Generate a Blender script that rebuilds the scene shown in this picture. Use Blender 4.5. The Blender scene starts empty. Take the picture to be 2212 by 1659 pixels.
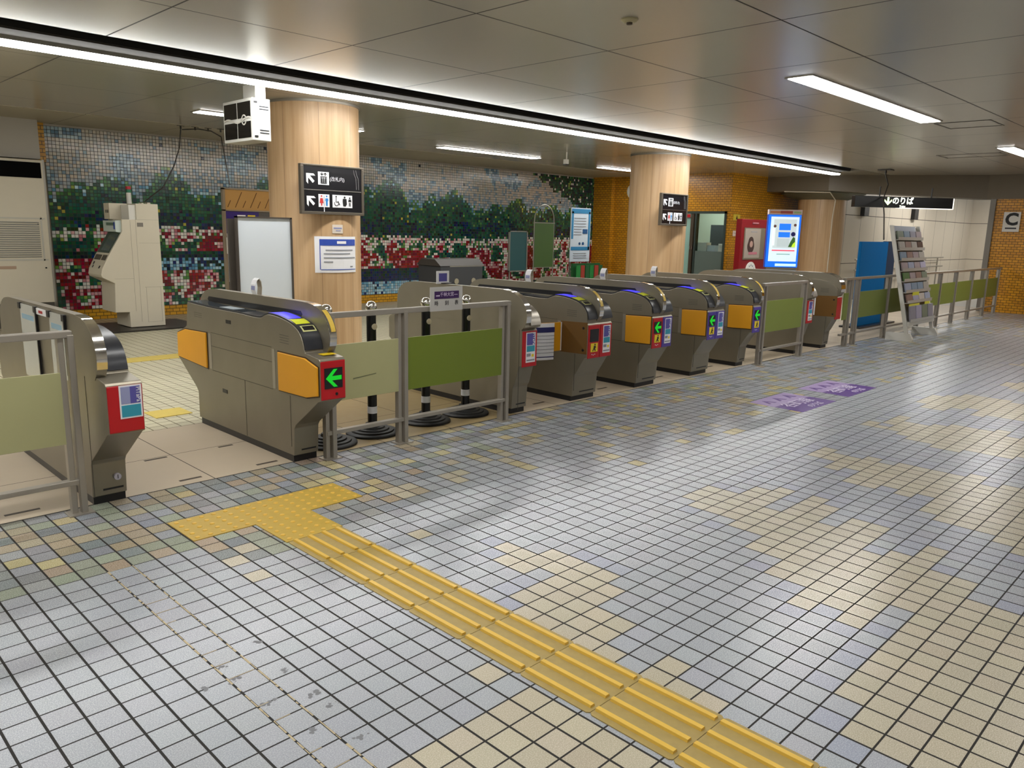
import bpy, bmesh, math, random
from mathutils import Vector, Matrix
random.seed(7)
S = bpy.context.scene
COL = S.collection
PI = math.pi

# ------------------------------------------------------------------ camera
F_PX, YAW, PITCH, ROLL = 1684.369, 0.793699, 0.195412, 0.022484
CAM = Vector((-1.71702, -1.97753, 1.47452))
def camera():
    cy, sy = math.cos(YAW), math.sin(YAW)
    f = Vector((sy*math.cos(PITCH), cy*math.cos(PITCH), -math.sin(PITCH)))
    r = Vector((cy, -sy, 0)); u = r.cross(f)
    cr, sr = math.cos(ROLL), math.sin(ROLL)
    r2 = cr*r + sr*u; u2 = -sr*r + cr*u
    m = Matrix((r2, u2, -f)).transposed().to_4x4(); m.translation = CAM
    cd = bpy.data.cameras.new('camera'); cd.sensor_width = 36; cd.lens = F_PX*36/2212
    cd.clip_start = .05; cd.clip_end = 200
    c = bpy.data.objects.new('camera', cd); COL.objects.link(c); c.matrix_world = m
    S.camera = c
camera()

# ------------------------------------------------------------------ light and exposure
S.view_settings.view_transform = 'Standard'; S.view_settings.look = 'None'
S.view_settings.gamma = 1; S.view_settings.exposure = 1.15; S.view_settings.use_curve_mapping = False
W_ = bpy.data.worlds.new('world'); S.world = W_; W_.use_nodes = True
W_.node_tree.nodes['Background'].inputs[0].default_value = (.9, .95, 1, 1)
W_.node_tree.nodes['Background'].inputs[1].default_value = 0.15
E_STRIP, E_TROFFER = 16.0, 11.0          # emission of the ceiling lamps
H = 2.8                                  # ceiling height

# ------------------------------------------------------------------ materials
def lin(h):
    if isinstance(h, str):
        c = [int(h[i:i+2], 16)/255 for i in (0, 2, 4)]
    else: c = h
    return tuple((v/12.92 if v <= .04045 else ((v+.055)/1.055)**2.4) for v in c)
MATS = {}
def mat(name, col='888888', rough=.5, metal=0., spec=.5, emit=0., noise=0., nscale=8., bump=0., stretch=None, coat=0.):
    if name in MATS: return MATS[name]
    m = bpy.data.materials.new(name); m.use_nodes = True; MATS[name] = m
    nt = m.node_tree; b = nt.nodes['Principled BSDF']
    c = lin(col) + (1,)
    b.inputs['Base Color'].default_value = c; b.inputs['Roughness'].default_value = rough
    b.inputs['Metallic'].default_value = metal; b.inputs['Specular IOR Level'].default_value = spec
    b.inputs['Coat Weight'].default_value = coat
    if emit:
        b.inputs['Emission Color'].default_value = c; b.inputs['Emission Strength'].default_value = emit
    if noise or bump:
        tc = nt.nodes.new('ShaderNodeTexCoord'); mp = nt.nodes.new('ShaderNodeMapping')
        nt.links.new(tc.outputs['Object'], mp.inputs[0])
        if stretch: mp.inputs['Scale'].default_value = stretch
        n = nt.nodes.new('ShaderNodeTexNoise'); n.inputs['Scale'].default_value = nscale; n.inputs['Detail'].default_value = 4
        nt.links.new(mp.outputs[0], n.inputs['Vector'])
        if noise:
            mx = nt.nodes.new('ShaderNodeMix'); mx.data_type = 'RGBA'
            mx.inputs[6].default_value = tuple(v*(1-noise) for v in c[:3]) + (1,)
            mx.inputs[7].default_value = tuple(min(1, v*(1+noise)) for v in c[:3]) + (1,)
            nt.links.new(n.outputs[0], mx.inputs[0]); nt.links.new(mx.outputs[2], b.inputs['Base Color'])
        if bump:
            bp = nt.nodes.new('ShaderNodeBump'); bp.inputs['Strength'].default_value = bump; bp.inputs['Distance'].default_value = .002
            nt.links.new(n.outputs[0], bp.inputs['Height']); nt.links.new(bp.outputs[0], b.inputs['Normal'])
    return m
def math_node(nt, op, a, b=None, c=None):
    n = nt.nodes.new('ShaderNodeMath'); n.operation = op
    for i, v in enumerate((a, b, c)):
        if v is None: continue
        if isinstance(v, (int, float)): n.inputs[i].default_value = v
        else: nt.links.new(v, n.inputs[i])
    return n.outputs[0]
def line_mask(nt, coord, off, period, half):
    """1 on a joint line, 0 elsewhere"""
    a = math_node(nt, 'SUBTRACT', coord, off)
    a = math_node(nt, 'DIVIDE', a, period)
    fr = math_node(nt, 'FRACT', a)
    d = math_node(nt, 'ABSOLUTE', math_node(nt, 'SUBTRACT', fr, .5))      # .5 at the joint
    return math_node(nt, 'GREATER_THAN', d, .5-half/period)
def grid_mat(name, axes, offs, periods, halfs, grout, rough=.35, speck=.12, color=None, spec=.5, metal=0., bump=.5, wear=0., coat=0., nscale=160., rvar=.12):
    """tiles or panels: colour per face from attribute 'Col' (or one colour) with joint lines from object coordinates"""
    m = bpy.data.materials.new(name); m.use_nodes = True; MATS[name] = m
    nt = m.node_tree; b = nt.nodes['Principled BSDF']
    tc = nt.nodes.new('ShaderNodeTexCoord'); sp = nt.nodes.new('ShaderNodeSeparateXYZ')
    nt.links.new(tc.outputs['Object'], sp.inputs[0])
    ms = [line_mask(nt, sp.outputs[axes[i]], offs[i], periods[i], halfs[i]) for i in range(len(axes))]
    mk = ms[0]
    for q in ms[1:]: mk = math_node(nt, 'MAXIMUM', mk, q)
    if color is None:
        at = nt.nodes.new('ShaderNodeAttribute'); at.attribute_name = 'Col'; base = at.outputs['Color']
    else:
        rg = nt.nodes.new('ShaderNodeRGB'); rg.outputs[0].default_value = lin(color)+(1,); base = rg.outputs[0]
    n = nt.nodes.new('ShaderNodeTexNoise'); n.inputs['Scale'].default_value = nscale; n.inputs['Detail'].default_value = 3
    nt.links.new(tc.outputs['Object'], n.inputs['Vector'])
    k = math_node(nt, 'MULTIPLY_ADD', n.outputs[0], 2*speck, 1-speck)
    if wear:
        n2 = nt.nodes.new('ShaderNodeTexNoise'); n2.inputs['Scale'].default_value = 1.3; n2.inputs['Detail'].default_value = 5
        nt.links.new(tc.outputs['Object'], n2.inputs['Vector'])
        k = math_node(nt, 'MULTIPLY', k, math_node(nt, 'MULTIPLY_ADD', n2.outputs[0], 2*wear, 1-wear))
    vm = nt.nodes.new('ShaderNodeVectorMath'); vm.operation = 'SCALE'
    nt.links.new(base, vm.inputs[0]); nt.links.new(k, vm.inputs['Scale'])
    mx = nt.nodes.new('ShaderNodeMix'); mx.data_type = 'RGBA'
    nt.links.new(mk, mx.inputs[0]); nt.links.new(vm.outputs[0], mx.inputs[6]); mx.inputs[7].default_value = lin(grout)+(1,)
    nt.links.new(mx.outputs[2], b.inputs['Base Color'])
    rr = math_node(nt, 'MULTIPLY_ADD', mk, .8-rough, rough)
    rr = math_node(nt, 'ADD', rr, math_node(nt, 'MULTIPLY', math_node(nt, 'SUBTRACT', n.outputs[0], .5), rvar))
    nt.links.new(rr, b.inputs['Roughness'])
    b.inputs['Specular IOR Level'].default_value = spec; b.inputs['Metallic'].default_value = metal
    b.inputs['Coat Weight'].default_value = coat; b.inputs['Coat Roughness'].default_value = .15
    if bump:
        h = math_node(nt, 'MULTIPLY_ADD', mk, -1., math_node(nt, 'MULTIPLY', n.outputs[0], .15))
        bp = nt.nodes.new('ShaderNodeBump'); bp.inputs['Strength'].default_value = bump; bp.inputs['Distance'].default_value = .003
        nt.links.new(h, bp.inputs['Height']); nt.links.new(bp.outputs[0], b.inputs['Normal'])
    return m
def brick_mat(name, c1, c2, mortar, bw, rh, ms=.006, rough=.3, u='xy'):
    m = bpy.data.materials.new(name); m.use_nodes = True; MATS[name] = m
    nt = m.node_tree; b = nt.nodes['Principled BSDF']
    tc = nt.nodes.new('ShaderNodeTexCoord'); sp = nt.nodes.new('ShaderNodeSeparateXYZ'); cb = nt.nodes.new('ShaderNodeCombineXYZ')
    nt.links.new(tc.outputs['Object'], sp.inputs[0])
    nt.links.new(math_node(nt, 'ADD', sp.outputs[0], sp.outputs[1]), cb.inputs[0]); nt.links.new(sp.outputs[2], cb.inputs[1])
    br = nt.nodes.new('ShaderNodeTexBrick'); nt.links.new(cb.outputs[0], br.inputs['Vector'])
    br.inputs['Color1'].default_value = lin(c1)+(1,); br.inputs['Color2'].default_value = lin(c2)+(1,); br.inputs['Mortar'].default_value = lin(mortar)+(1,)
    br.inputs['Scale'].default_value = 1; br.inputs['Brick Width'].default_value = bw; br.inputs['Row Height'].default_value = rh
    br.inputs['Mortar Size'].default_value = ms; br.inputs['Mortar Smooth'].default_value = .1
    nt.links.new(br.outputs[0], b.inputs['Base Color']); b.inputs['Roughness'].default_value = rough
    bp = nt.nodes.new('ShaderNodeBump'); bp.inputs['Strength'].default_value = .5; bp.inputs['Distance'].default_value = .004; bp.invert = True
    nt.links.new(br.outputs['Fac'], bp.inputs['Height']); nt.links.new(bp.outputs[0], b.inputs['Normal'])
    return m
def wood_mat(name, c1, c2, seam):
    m = bpy.data.materials.new(name); m.use_nodes = True; MATS[name] = m
    nt = m.node_tree; b = nt.nodes['Principled BSDF']
    tc = nt.nodes.new('ShaderNodeTexCoord'); mp = nt.nodes.new('ShaderNodeMapping'); mp.inputs['Scale'].default_value = (9, 9, .35)
    nt.links.new(tc.outputs['Object'], mp.inputs[0])
    n = nt.nodes.new('ShaderNodeTexNoise'); n.inputs['Scale'].default_value = 1.6; n.inputs['Detail'].default_value = 8; n.inputs['Roughness'].default_value = .65
    nt.links.new(mp.outputs[0], n.inputs['Vector'])
    cr = nt.nodes.new('ShaderNodeValToRGB'); cr.color_ramp.elements[0].position = .32; cr.color_ramp.elements[1].position = .68
    cr.color_ramp.elements[0].color = lin(c2)+(1,); cr.color_ramp.elements[1].color = lin(c1)+(1,)
    nt.links.new(n.outputs[0], cr.inputs[0])
    sp = nt.nodes.new('ShaderNodeSeparateXYZ'); nt.links.new(tc.outputs['Object'], sp.inputs[0])
    ang = math_node(nt, 'ARCTAN2', sp.outputs[1], sp.outputs[0])
    mk = line_mask(nt, ang, .35, PI/4, .004)
    mx = nt.nodes.new('ShaderNodeMix'); mx.data_type = 'RGBA'
    nt.links.new(mk, mx.inputs[0]); nt.links.new(cr.outputs[0], mx.inputs[6]); mx.inputs[7].default_value = lin(seam)+(1,)
    nt.links.new(mx.outputs[2], b.inputs['Base Color']); b.inputs['Roughness'].default_value = .38
    return m

ST = mat('stainless', '8b8475', .36, .55, noise=.10, nscale=5, stretch=(1, 1, 1))
ST_D = mat('stainless_rail', 'a8a298', .32, .6, noise=.06)
CHR = mat('chrome', 'e8e6e2', .1, 1.)
BRUSH = mat('brushed_plate', 'b4b0aa', .25, .9)
BLK = mat('black_plastic', '17171b', .35)
DKG = mat('dark_grey_plastic', '2b2d33', .3)
RUB = mat('black_rubber', '141416', .6, noise=.2, nscale=30)
RED = mat('red_plate', 'b40f1a', .35)
PUR = mat('violet_plate', '4a3a90', .35)
YEL = mat('yellow_pad', 'e2a01c', .45, noise=.05, nscale=4)
YST = mat('yellow_sticker', 'e8cf2c', .4)
WHT = mat('white_paper', 'e6e6ea', .6)
WHB = mat('white_board', 'd6dde4', .25)
WPL = mat('white_enamel', 'd8d6cf', .4)
CRM = mat('cream_enamel', 'cdc5b2', .45, noise=.02)
CRM2 = mat('cream_shadow_gap', '8b8474', .6)
INK = mat('black_ink', '121214', .5)
GRY = mat('grey_ink', '8a8c94', .6)
BLU = mat('blue_ink', '2d4ba8', .5)
NAV = mat('navy_ink', '20235e', .5)
TEAL = mat('teal_print', '2f93ab', .45)
VIO = mat('violet_print', '55519c', .45)
LVIO = mat('pale_violet_print', '8f94bb', .45)
PVIO = mat('deep_purple', '34104f', .5)
GRN_E = mat('green_arrow_light', '08a820', .4, emit=.4)
BLU_E = mat('blue_reader_light', '3a34f0', .4, emit=.5)
GRNP1 = mat('pale_green_board', 'aba97c', .45, noise=.05, nscale=3)
GRNP2 = mat('olive_green_board', '6d7d24', .45, noise=.05, nscale=3)
GRNP3 = mat('mid_green_board', '76823a', .45, noise=.05, nscale=3)

# ------------------------------------------------------------------ geometry helpers
class MB:
    def __init__(s): s.b = bmesh.new()
    def _v(s, ps): return [s.b.verts.new(p) for p in ps]
    def face(s, ps):
        s.b.faces.new(s._v(ps)); return s
    def box(s, x0, y0, z0, x1, y1, z1):
        v = s._v([(x0,y0,z0),(x1,y0,z0),(x1,y1,z0),(x0,y1,z0),(x0,y0,z1),(x1,y0,z1),(x1,y1,z1),(x0,y1,z1)])
        for f in ((0,3,2,1),(4,5,6,7),(0,1,5,4),(1,2,6,5),(2,3,7,6),(3,0,4,7)): s.b.faces.new([v[i] for i in f])
        return s
    def obox(s, p, q, w, z0, z1):
        """upright box along the plan segment p-q, width w"""
        d = (Vector(q)-Vector(p)).normalized(); n = Vector((-d.y, d.x))*w/2
        pts = [Vector(p)+n, Vector(p)-n, Vector(q)-n, Vector(q)+n]
        return s.prism([(a.x, a.y) for a in pts], 'z', z0, z1)
    def prism(s, pts, axis, a0, a1):
        """closed 2D outline extruded along an axis: x -> (y,z), y -> (x,z), z -> (x,y)"""
        def P(p, a): return {'x': (a, p[0], p[1]), 'y': (p[0], a, p[1]), 'z': (p[0], p[1], a)}[axis]
        A = s._v([P(p, a0) for p in pts]); B = s._v([P(p, a1) for p in pts]); n = len(pts)
        fs = [s.b.faces.new(A), s.b.faces.new(B[::-1])]
        for i in range(n): fs.append(s.b.faces.new([A[i], B[i], B[(i+1) % n], A[(i+1) % n]]))
        return s
    def strip(s, prof, x0, x1, t):
        """a sheet of thickness t following an open (y,z) profile, from x0 to x1"""
        up = []; n = len(prof)
        for i, p in enumerate(prof):
            a = Vector(prof[max(0, i-1)]); b = Vector(prof[min(n-1, i+1)]); d = (b-a).normalized()
            up.append((p[0]-d.y*t, p[1]+d.x*t))
        R = []
        for i in range(n):
            R.append(s._v([(x0, *prof[i]), (x1, *prof[i]), (x1, *up[i]), (x0, *up[i])]))
        for a, b in zip(R, R[1:]):
            for k in range(4): s.b.faces.new([a[k], a[(k+1) % 4], b[(k+1) % 4], b[k]])
        s.b.faces.new(R[0][::-1]); s.b.faces.new(R[-1])
        return s
    def cyl(s, p, q, r, n=16, r2=None, caps=True):
        p = Vector(p); q = Vector(q); d = (q-p).normalized()
        a = d.orthogonal().normalized(); b = d.cross(a); r2 = r if r2 is None else r2
        A = s._v([p+(a*math.cos(t)+b*math.sin(t))*r for t in [2*PI*i/n for i in range(n)]])
        B = s._v([q+(a*math.cos(t)+b*math.sin(t))*r2 for t in [2*PI*i/n for i in range(n)]])
        for i in range(n): s.b.faces.new([A[i], A[(i+1) % n], B[(i+1) % n], B[i]])
        if caps: s.b.faces.new(A[::-1]); s.b.faces.new(B)
        return s
    def tube(s, pts, r, n=8):
        for i in range(len(pts)-1):
            s.cyl(pts[i], pts[i+1], r, n)
            if i: s.ball(pts[i], r, n, 5)
        return s
    def ball(s, c, r, n=16, m=8):
        return s.lathe(c, [(r*math.sin(PI*i/m), -r*math.cos(PI*i/m)) for i in range(m+1)], n)
    def lathe(s, c, prof, n=32):
        rings = []
        for r, z in prof:
            if r < 1e-6: rings.append(s._v([(c[0], c[1], c[2]+z)]))
            else: rings.append(s._v([(c[0]+r*math.cos(2*PI*i/n), c[1]+r*math.sin(2*PI*i/n), c[2]+z) for i in range(n)]))
        for a, b in zip(rings, rings[1:]):
            for i in range(n):
                j = (i+1) % n
                va = [a[0]] if len(a) == 1 else [a[i], a[j]]
                vb = [b[0]] if len(b) == 1 else [b[j], b[i]]
                if len(va)+len(vb) >= 3: s.b.faces.new(va+vb)
        if len(rings[0]) > 1: s.b.faces.new(rings[0][::-1])
        if len(rings[-1]) > 1: s.b.faces.new(rings[-1])
        return s
    def disc(s, c, r, axis, t, n=20, sx=1):
        return s.prism([(c[0]+r*sx*math.cos(2*PI*i/n), c[1]+r*math.sin(2*PI*i/n)) for i in range(n)], axis, t[0], t[1])
    def build(s, name, m, parent=None, label=None, bevel=0, smooth=False, off=None):
        """mesh given in the parent's local space; off = world origin to subtract for world-space builds"""
        bmesh.ops.recalc_face_normals(s.b, faces=s.b.faces)
        if off is not None: bmesh.ops.translate(s.b, verts=s.b.verts, vec=-Vector(off))
        me = bpy.data.meshes.new(name); s.b.to_mesh(me); s.b.free(); me.materials.append(m)
        if smooth:
            for p in me.polygons: p.use_smooth = True
        o = bpy.data.objects.new(name, me); COL.objects.link(o)
        if smooth:
            md = o.modifiers.new('edges', 'EDGE_SPLIT'); md.split_angle = math.radians(38)
        if bevel:
            md = o.modifiers.new('bevel', 'BEVEL'); md.width = bevel; md.segments = 2; md.limit_method = 'ANGLE'
        if parent is not None: o.parent = parent
        if label: o['label'] = label
        return o
def smooth_path(P, m=4):
    o = []
    for i in range(len(P)-1):
        p0, p1, p2, p3 = P[max(0, i-1)], P[i], P[i+1], P[min(len(P)-1, i+2)]
        for k in range(m):
            t = k/m
            o.append(tuple(.5*(2*b+(c-a)*t+(2*a-5*b+4*c-d)*t*t+(3*b-a-3*c+d)*t**3) for a, b, c, d in zip(p0, p1, p2, p3)))
    return o+[P[-1]]
def tag(o, label=None, cat=None, group=None, kind=None):
    if label: o['label'] = label
    if cat: o['category'] = cat
    if group: o['group'] = group
    if kind: o['kind'] = kind
    return o
def thing(name, label, cat, loc=(0, 0, 0), rz=0, group=None):
    o = bpy.data.objects.new(name, None); COL.objects.link(o); o.empty_display_size = .1
    o.location = loc; o.rotation_euler = (0, 0, rz)
    return tag(o, label, cat, group)
def struct(mb, name, m, label=None, **k):
    o = mb.build(name, m, **k); o['kind'] = 'structure'
    if label: o['label'] = label
    return o
def copy_tree(o, parent=None):
    c = o.copy(); COL.objects.link(c)
    if parent is not None: c.parent = parent
    for ch in list(o.children): copy_tree(ch, c)
    return c
def text(s, size, m, parent, loc, rot=(PI/2, 0, 0), name='lettering', align='CENTER', extr=.0008, sx=1., bold=0.):
    cu = bpy.data.curves.new(name, 'FONT'); cu.body = s; cu.size = size; cu.align_x = align; cu.align_y = 'CENTER'
    cu.extrude = extr; cu.offset = bold; cu.resolution_u = 3
    t = bpy.data.objects.new(name, cu); COL.objects.link(t)
    dg = bpy.context.evaluated_depsgraph_get(); dg.update()
    me = bpy.data.meshes.new_from_object(t.evaluated_get(dg)); me.name = name
    bpy.data.objects.remove(t); me.materials.clear(); me.materials.append(m)
    o = bpy.data.objects.new(name, me); COL.objects.link(o); o.parent = parent
    o.location = loc; o.rotation_euler = rot; o.scale = (sx, 1, 1)
    return o
def arrow2(cx, cz, s, ang, w=.2):
    """arrow outline pointing along ang (radians, 0 = right)"""
    P = [(.5, 0), (.0, .5), (-.24, .5), (.12, .12), (-.5, .12), (-.5, -.12), (.12, -.12), (-.24, -.5), (.0, -.5)]
    c, n = math.cos(ang), math.sin(ang)
    return [(cx+s*(x*c-z*n), cz+s*(x*n+z*c)) for x, z in P]

# ------------------------------------------------------------------ floor
def inpoly(x, y, P):
    r = False; n = len(P)
    for i in range(n):
        x0, y0 = P[i]; x1, y1 = P[i-1]
        if (y0 > y) != (y1 > y) and x < (x1-x0)*(y-y0)/(y1-y0)+x0: r = not r
    return r
CREAM = [
 [[2.27,.32],[2.27,.16],[2.42,.14],[2.62,-.08],[2.14,-.09],[2.17,-.2],[2.57,-.21],[2.5,-.39],[2.16,-.43],[2.36,-.51],[2.36,-.71],[2.05,-.72],[2.0,-.69],[1.99,-.82],[2.11,-.9],[2.28,-.93],[2.29,-1.02],[2.04,-1.02],[1.97,-1.21],[1.81,-1.22],[1.81,-1.42],[1.75,-1.71],[.71,-1.85],[.43,-1.47],[.49,-1.42],[.5,-1.31],[.5,-1.22],[.7,-1.21],[.7,-1.11],[1.11,-1.12],[1.5,-1.11],[1.5,-1.01],[1.2,-1.01],[1.2,-.92],[1.29,-.91],[1.3,-.81],[1.22,-.81],[1.21,-.71],[1.39,-.7],[1.44,-.62],[1.42,-.51],[1.56,-.51],[1.66,-.31],[1.78,-.3],[1.83,-.1],[1.97,.23]],
 [[3.45,.21],[3.69,.18],[3.61,.07],[3.68,-.21],[3.57,-.27],[3.76,-.31],[3.7,-.53],[3.78,-.8],[3.57,-.83],[3.64,-.93],[3.81,-1.44],[2.51,-1.61],[2.49,-1.28],[2.61,-1.14],[2.75,-1.02],[2.72,-.87],[2.79,-.73],[3.15,-.7],[2.99,-.6],[2.99,-.52],[3.12,-.47],[3.01,-.38],[3.03,-.22],[3.27,-.21],[3.22,-.02],[3.4,.02]],
 [[4.67,.32],[4.76,.28],[4.72,.11],[5.0,.22],[5.16,.24],[5.24,.15],[4.95,0],[5.21,-.3],[5.27,-.62],[5.1,-.62],[5.15,-.72],[5.29,-1.24],[4.56,-1.34],[4.49,-.86],[4.39,-.66],[4.35,-.53],[4.33,-.33],[4.42,-.16],[4.49,-.03],[4.59,.09]],
 [[6.07,.32],[6.34,.32],[6.75,-.02],[6.67,-.25],[6.62,-.41],[7.01,-1.01],[6.09,-1.13],[5.81,-.58],[5.78,-.32],[5.63,-.22],[5.97,-.15],[5.65,.12]],
 [[7.55,-.02],[7.84,-.06],[8.42,-.82],[7.79,-.9],[7.3,-.22]],
 [[9.2,.3],[9.8,.1],[10.3,-.8],[9.6,-1.2],[9.1,-.4]],
 [[.62,.41],[.61,.22],[.71,.21],[.7,.11],[.43,.11],[.41,0],[.33,.01],[.3,-.1],[.3,-.5],[.4,-.5],[.4,-.4],[.6,-.4],[.6,-.29],[.61,-.2],[.8,-.19],[.81,-.08],[.92,-.08],[.91,.11],[.9,.19],[.86,.27],[.81,.4],[.81,.52],[.73,.53],[.71,.4]],
 [[0,-.4],[.01,-.71],[0,-.91],[.3,-1.4],[.5,-1.9],[-.6,-1.9],[-.9,-.9],[-.6,-.48],[-.48,-.41]],
 [[.3,-.6],[.5,-.61],[.51,-.7],[.41,-.71],[.41,-.77],[.39,-.9],[.3,-.91]],
]
SINGLES = {(-2, 12), (-3, 11), (-3, 9), (-1, -3), (25, 13), (23, 11), (22, 10), (16, 15), (18, 15), (17, 14), (9, 14), (8, 13), (8, 14), (12, 13), (12, 14), (13, 14), (27, 16), (27, 21),
           (35, 14), (34, 12), (21, 16), (22, 16), (14, 16), (31, 12), (32, 11), (33, 11), (30, 12), (28, 13), (29, 12), (5, 8), (38, 12), (36, 10), (43, 12), (41, 13), (47, 14), (46, 13)}
TX, TY = .1, .10131
def jitter(c, a=.03):
    k = 1+random.uniform(-a, a)
    return tuple(max(0, min(1, v*k+random.uniform(-a, a)*.12)) for v in c)
GREYT = lin('a2a6ad'); LAVT = lin('9b9fae'); CREAMT = lin('b6ae9b')
MIX = [lin('999b9c'), lin('8d929c'), lin('b8ad86'), lin('a09681'), lin('959c8c'), lin('a59682'), lin('9699a0'), lin('83898c'), lin('8f9296'), lin('9a9da3')]
def colour_mesh(name, m, nx, ny, cell, colour, skip=None, **k):
    """grid of quads, one per tile; cell(i,j) -> 4 points, colour(i,j) -> linear rgb"""
    vs, fs, cs = [], [], []
    for i in range(nx):
        for j in range(ny):
            if skip and skip(i, j): continue
            n = len(vs); vs += cell(i, j); fs.append((n, n+1, n+2, n+3)); cs.append(colour(i, j))
    me = bpy.data.meshes.new(name); me.from_pydata(vs, [], fs)
    ca = me.color_attributes.new('Col', 'FLOAT_COLOR', 'CORNER')
    buf = []
    for c in cs: buf += [c[0], c[1], c[2], 1.]*4
    ca.data.foreach_set('color', buf); me.materials.append(m); me.update()
    o = bpy.data.objects.new(name, me); COL.objects.link(o); o['kind'] = 'structure'
    return o
FLM = grid_mat('hall_floor_tile', (0, 1), (0, 0), (TX, TY), (.0040, .0031), '1d1a17', rough=.27, speck=.16, nscale=260, spec=.45, wear=.04)
X0, Y0 = -60, -44
def fl_cell(i, j):
    x = (i+X0)*TX; y = (j+Y0)*TY
    return [(x, y, 0), (x+TX, y, 0), (x+TX, y+TY, 0), (x, y+TY, 0)]
def fl_col(i, j):
    ix, iy = i+X0, j+Y0; x = (ix+.5)*TX; y = (iy+.5)*TY
    for P in CREAM:
        if inpoly(x, y, P): return jitter(CREAMT, .05)
    if (ix, iy) in SINGLES: return jitter(CREAMT, .05)
    lim = 1.44 if x < -.3 else (1.12 if x < .7 else (1.25 if x < 1.2 else 1.5))
    p = 1 if y > lim else 0
    if x > 1: p = .35 if y > 1.5 else 0
    if x > 1 and y > 1.95: p = .7
    if x > 4 and y > 1.2: p = .3
    if y > 1.0 and random.random() < p:
        if y < 1.6 and x < 0: return jitter(random.choice([MIX[4], MIX[4], MIX[5], MIX[7], MIX[0]]), .08)
        return jitter(random.choice(MIX), .08)
    if x > 1.2 and 0.8 < y < 2.3 and random.random() < .07: return jitter(MIX[2], .06)
    for P in CREAM[:7]:
        if inpoly(x-.13, y+.02, P) or inpoly(x+.12, y, P) or inpoly(x, y-.12, P):
            return jitter(LAVT if random.random() < .5 else GREYT, .04)
    if x > 2.2 and y < .3: return jitter(tuple((a+b)/2 for a, b in zip(GREYT, LAVT)), .05)
    return jitter(GREYT, .045)
colour_mesh('floor', FLM, 240, 67, fl_cell, fl_col)
# old adhesive lines and worn smudges left on the tiles at the lower left
ADH = mat('old_adhesive', 'b3a585', .8, noise=.25, nscale=60); SMU = mat('worn_smudge', '74767a', .7, noise=.2, nscale=90)
am = MB()
for gx in (-.6, -.7):
    y = 1.42
    while y > -1.3:
        l = random.uniform(.01, .05)
        am.box(gx-random.uniform(.001, .004), y-l, 0, gx+random.uniform(.001, .004), y, .0007); y -= l+random.choice((0, .004, .01, .03))
for j in range(14, -13, -1):
    if random.random() < .5: am.box(-.7, j*TY-.0015, 0, -.7+random.uniform(.03, .1), j*TY+.0015, .0006)
o = struct(am, 'trim_9', ADH, 'tan lines of old adhesive on the floor tiles at lower left')
am = MB()
for cx, cy in ((-.78, .31), (-.68, .39), (-.51, .45), (-.53, .23), (-.54, .04), (-.53, -.05), (-.55, -.24), (-.69, .29), (-.66, .1), (-.63, -.12)):
    for q in range(7):
        a = random.uniform(0, 2*PI); d_ = random.uniform(0, .026); rr_ = random.uniform(.003, .010)
        x, y = cx+d_*math.cos(a), cy+d_*.7*math.sin(a); z_ = .0003+.00004*q
        am.face([(x+rr_*random.uniform(.6, 1.2)*math.cos(t), y+rr_*random.uniform(.6, 1.2)*math.sin(t), z_) for t in [2*PI*k/9 for k in range(9)]])
struct(am, 'trim_10', SMU, 'dark worn smudges on the floor tiles at lower left')
# gate aisle floor: pale stone slabs
SLAB = grid_mat('stone_slab', (0, 1), (.195, 3.66), (.61, .68), (.003, .003), '3b352c', rough=.45, speck=.05, color='b9aa94', nscale=14, bump=.15, wear=.12)
SLAB2 = grid_mat('brown_slab', (0, 1), (.195, 3.66), (.61, .68), (.003, .003), '3b352c', rough=.35, speck=.05, color='96825a', nscale=14, bump=.15, wear=.12)
sy0 = 23*TY
struct(MB().box(-6, sy0, -.05, .84, 3.66, .0), 'floor', SLAB, 'pale stone slab floor in the gate aisles')
struct(MB().box(.84, sy0, -.05, 2.74, 3.66, .0), 'floor', SLAB2, 'brown slab floor behind the green railing')
struct(MB().box(2.74, sy0, -.05, 18, 3.66, .0), 'floor', SLAB, 'pale stone slab floor in the far gate aisles')
INM = grid_mat('inner_floor_tile', (0, 1), (.05, 3.66), (.1, .1), (.0035, .0035), '5b5138', rough=.36, speck=.08, nscale=120, wear=.06)
def in_col(i, j):
    y = 3.66+j*.1
    return jitter(lin('bfb99f') if y < 9.2 else lin('ada38a'), .04)
colour_mesh('floor', INM, 240, 76, lambda i, j: [(-6+.05+i*.1-.1*0, 3.66+j*.1, 0), (-6+.05+(i+1)*.1, 3.66+j*.1, 0), (-6+.05+(i+1)*.1, 3.66+(j+1)*.1, 0), (-6+.05+i*.1, 3.66+(j+1)*.1, 0)], in_col)
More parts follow.
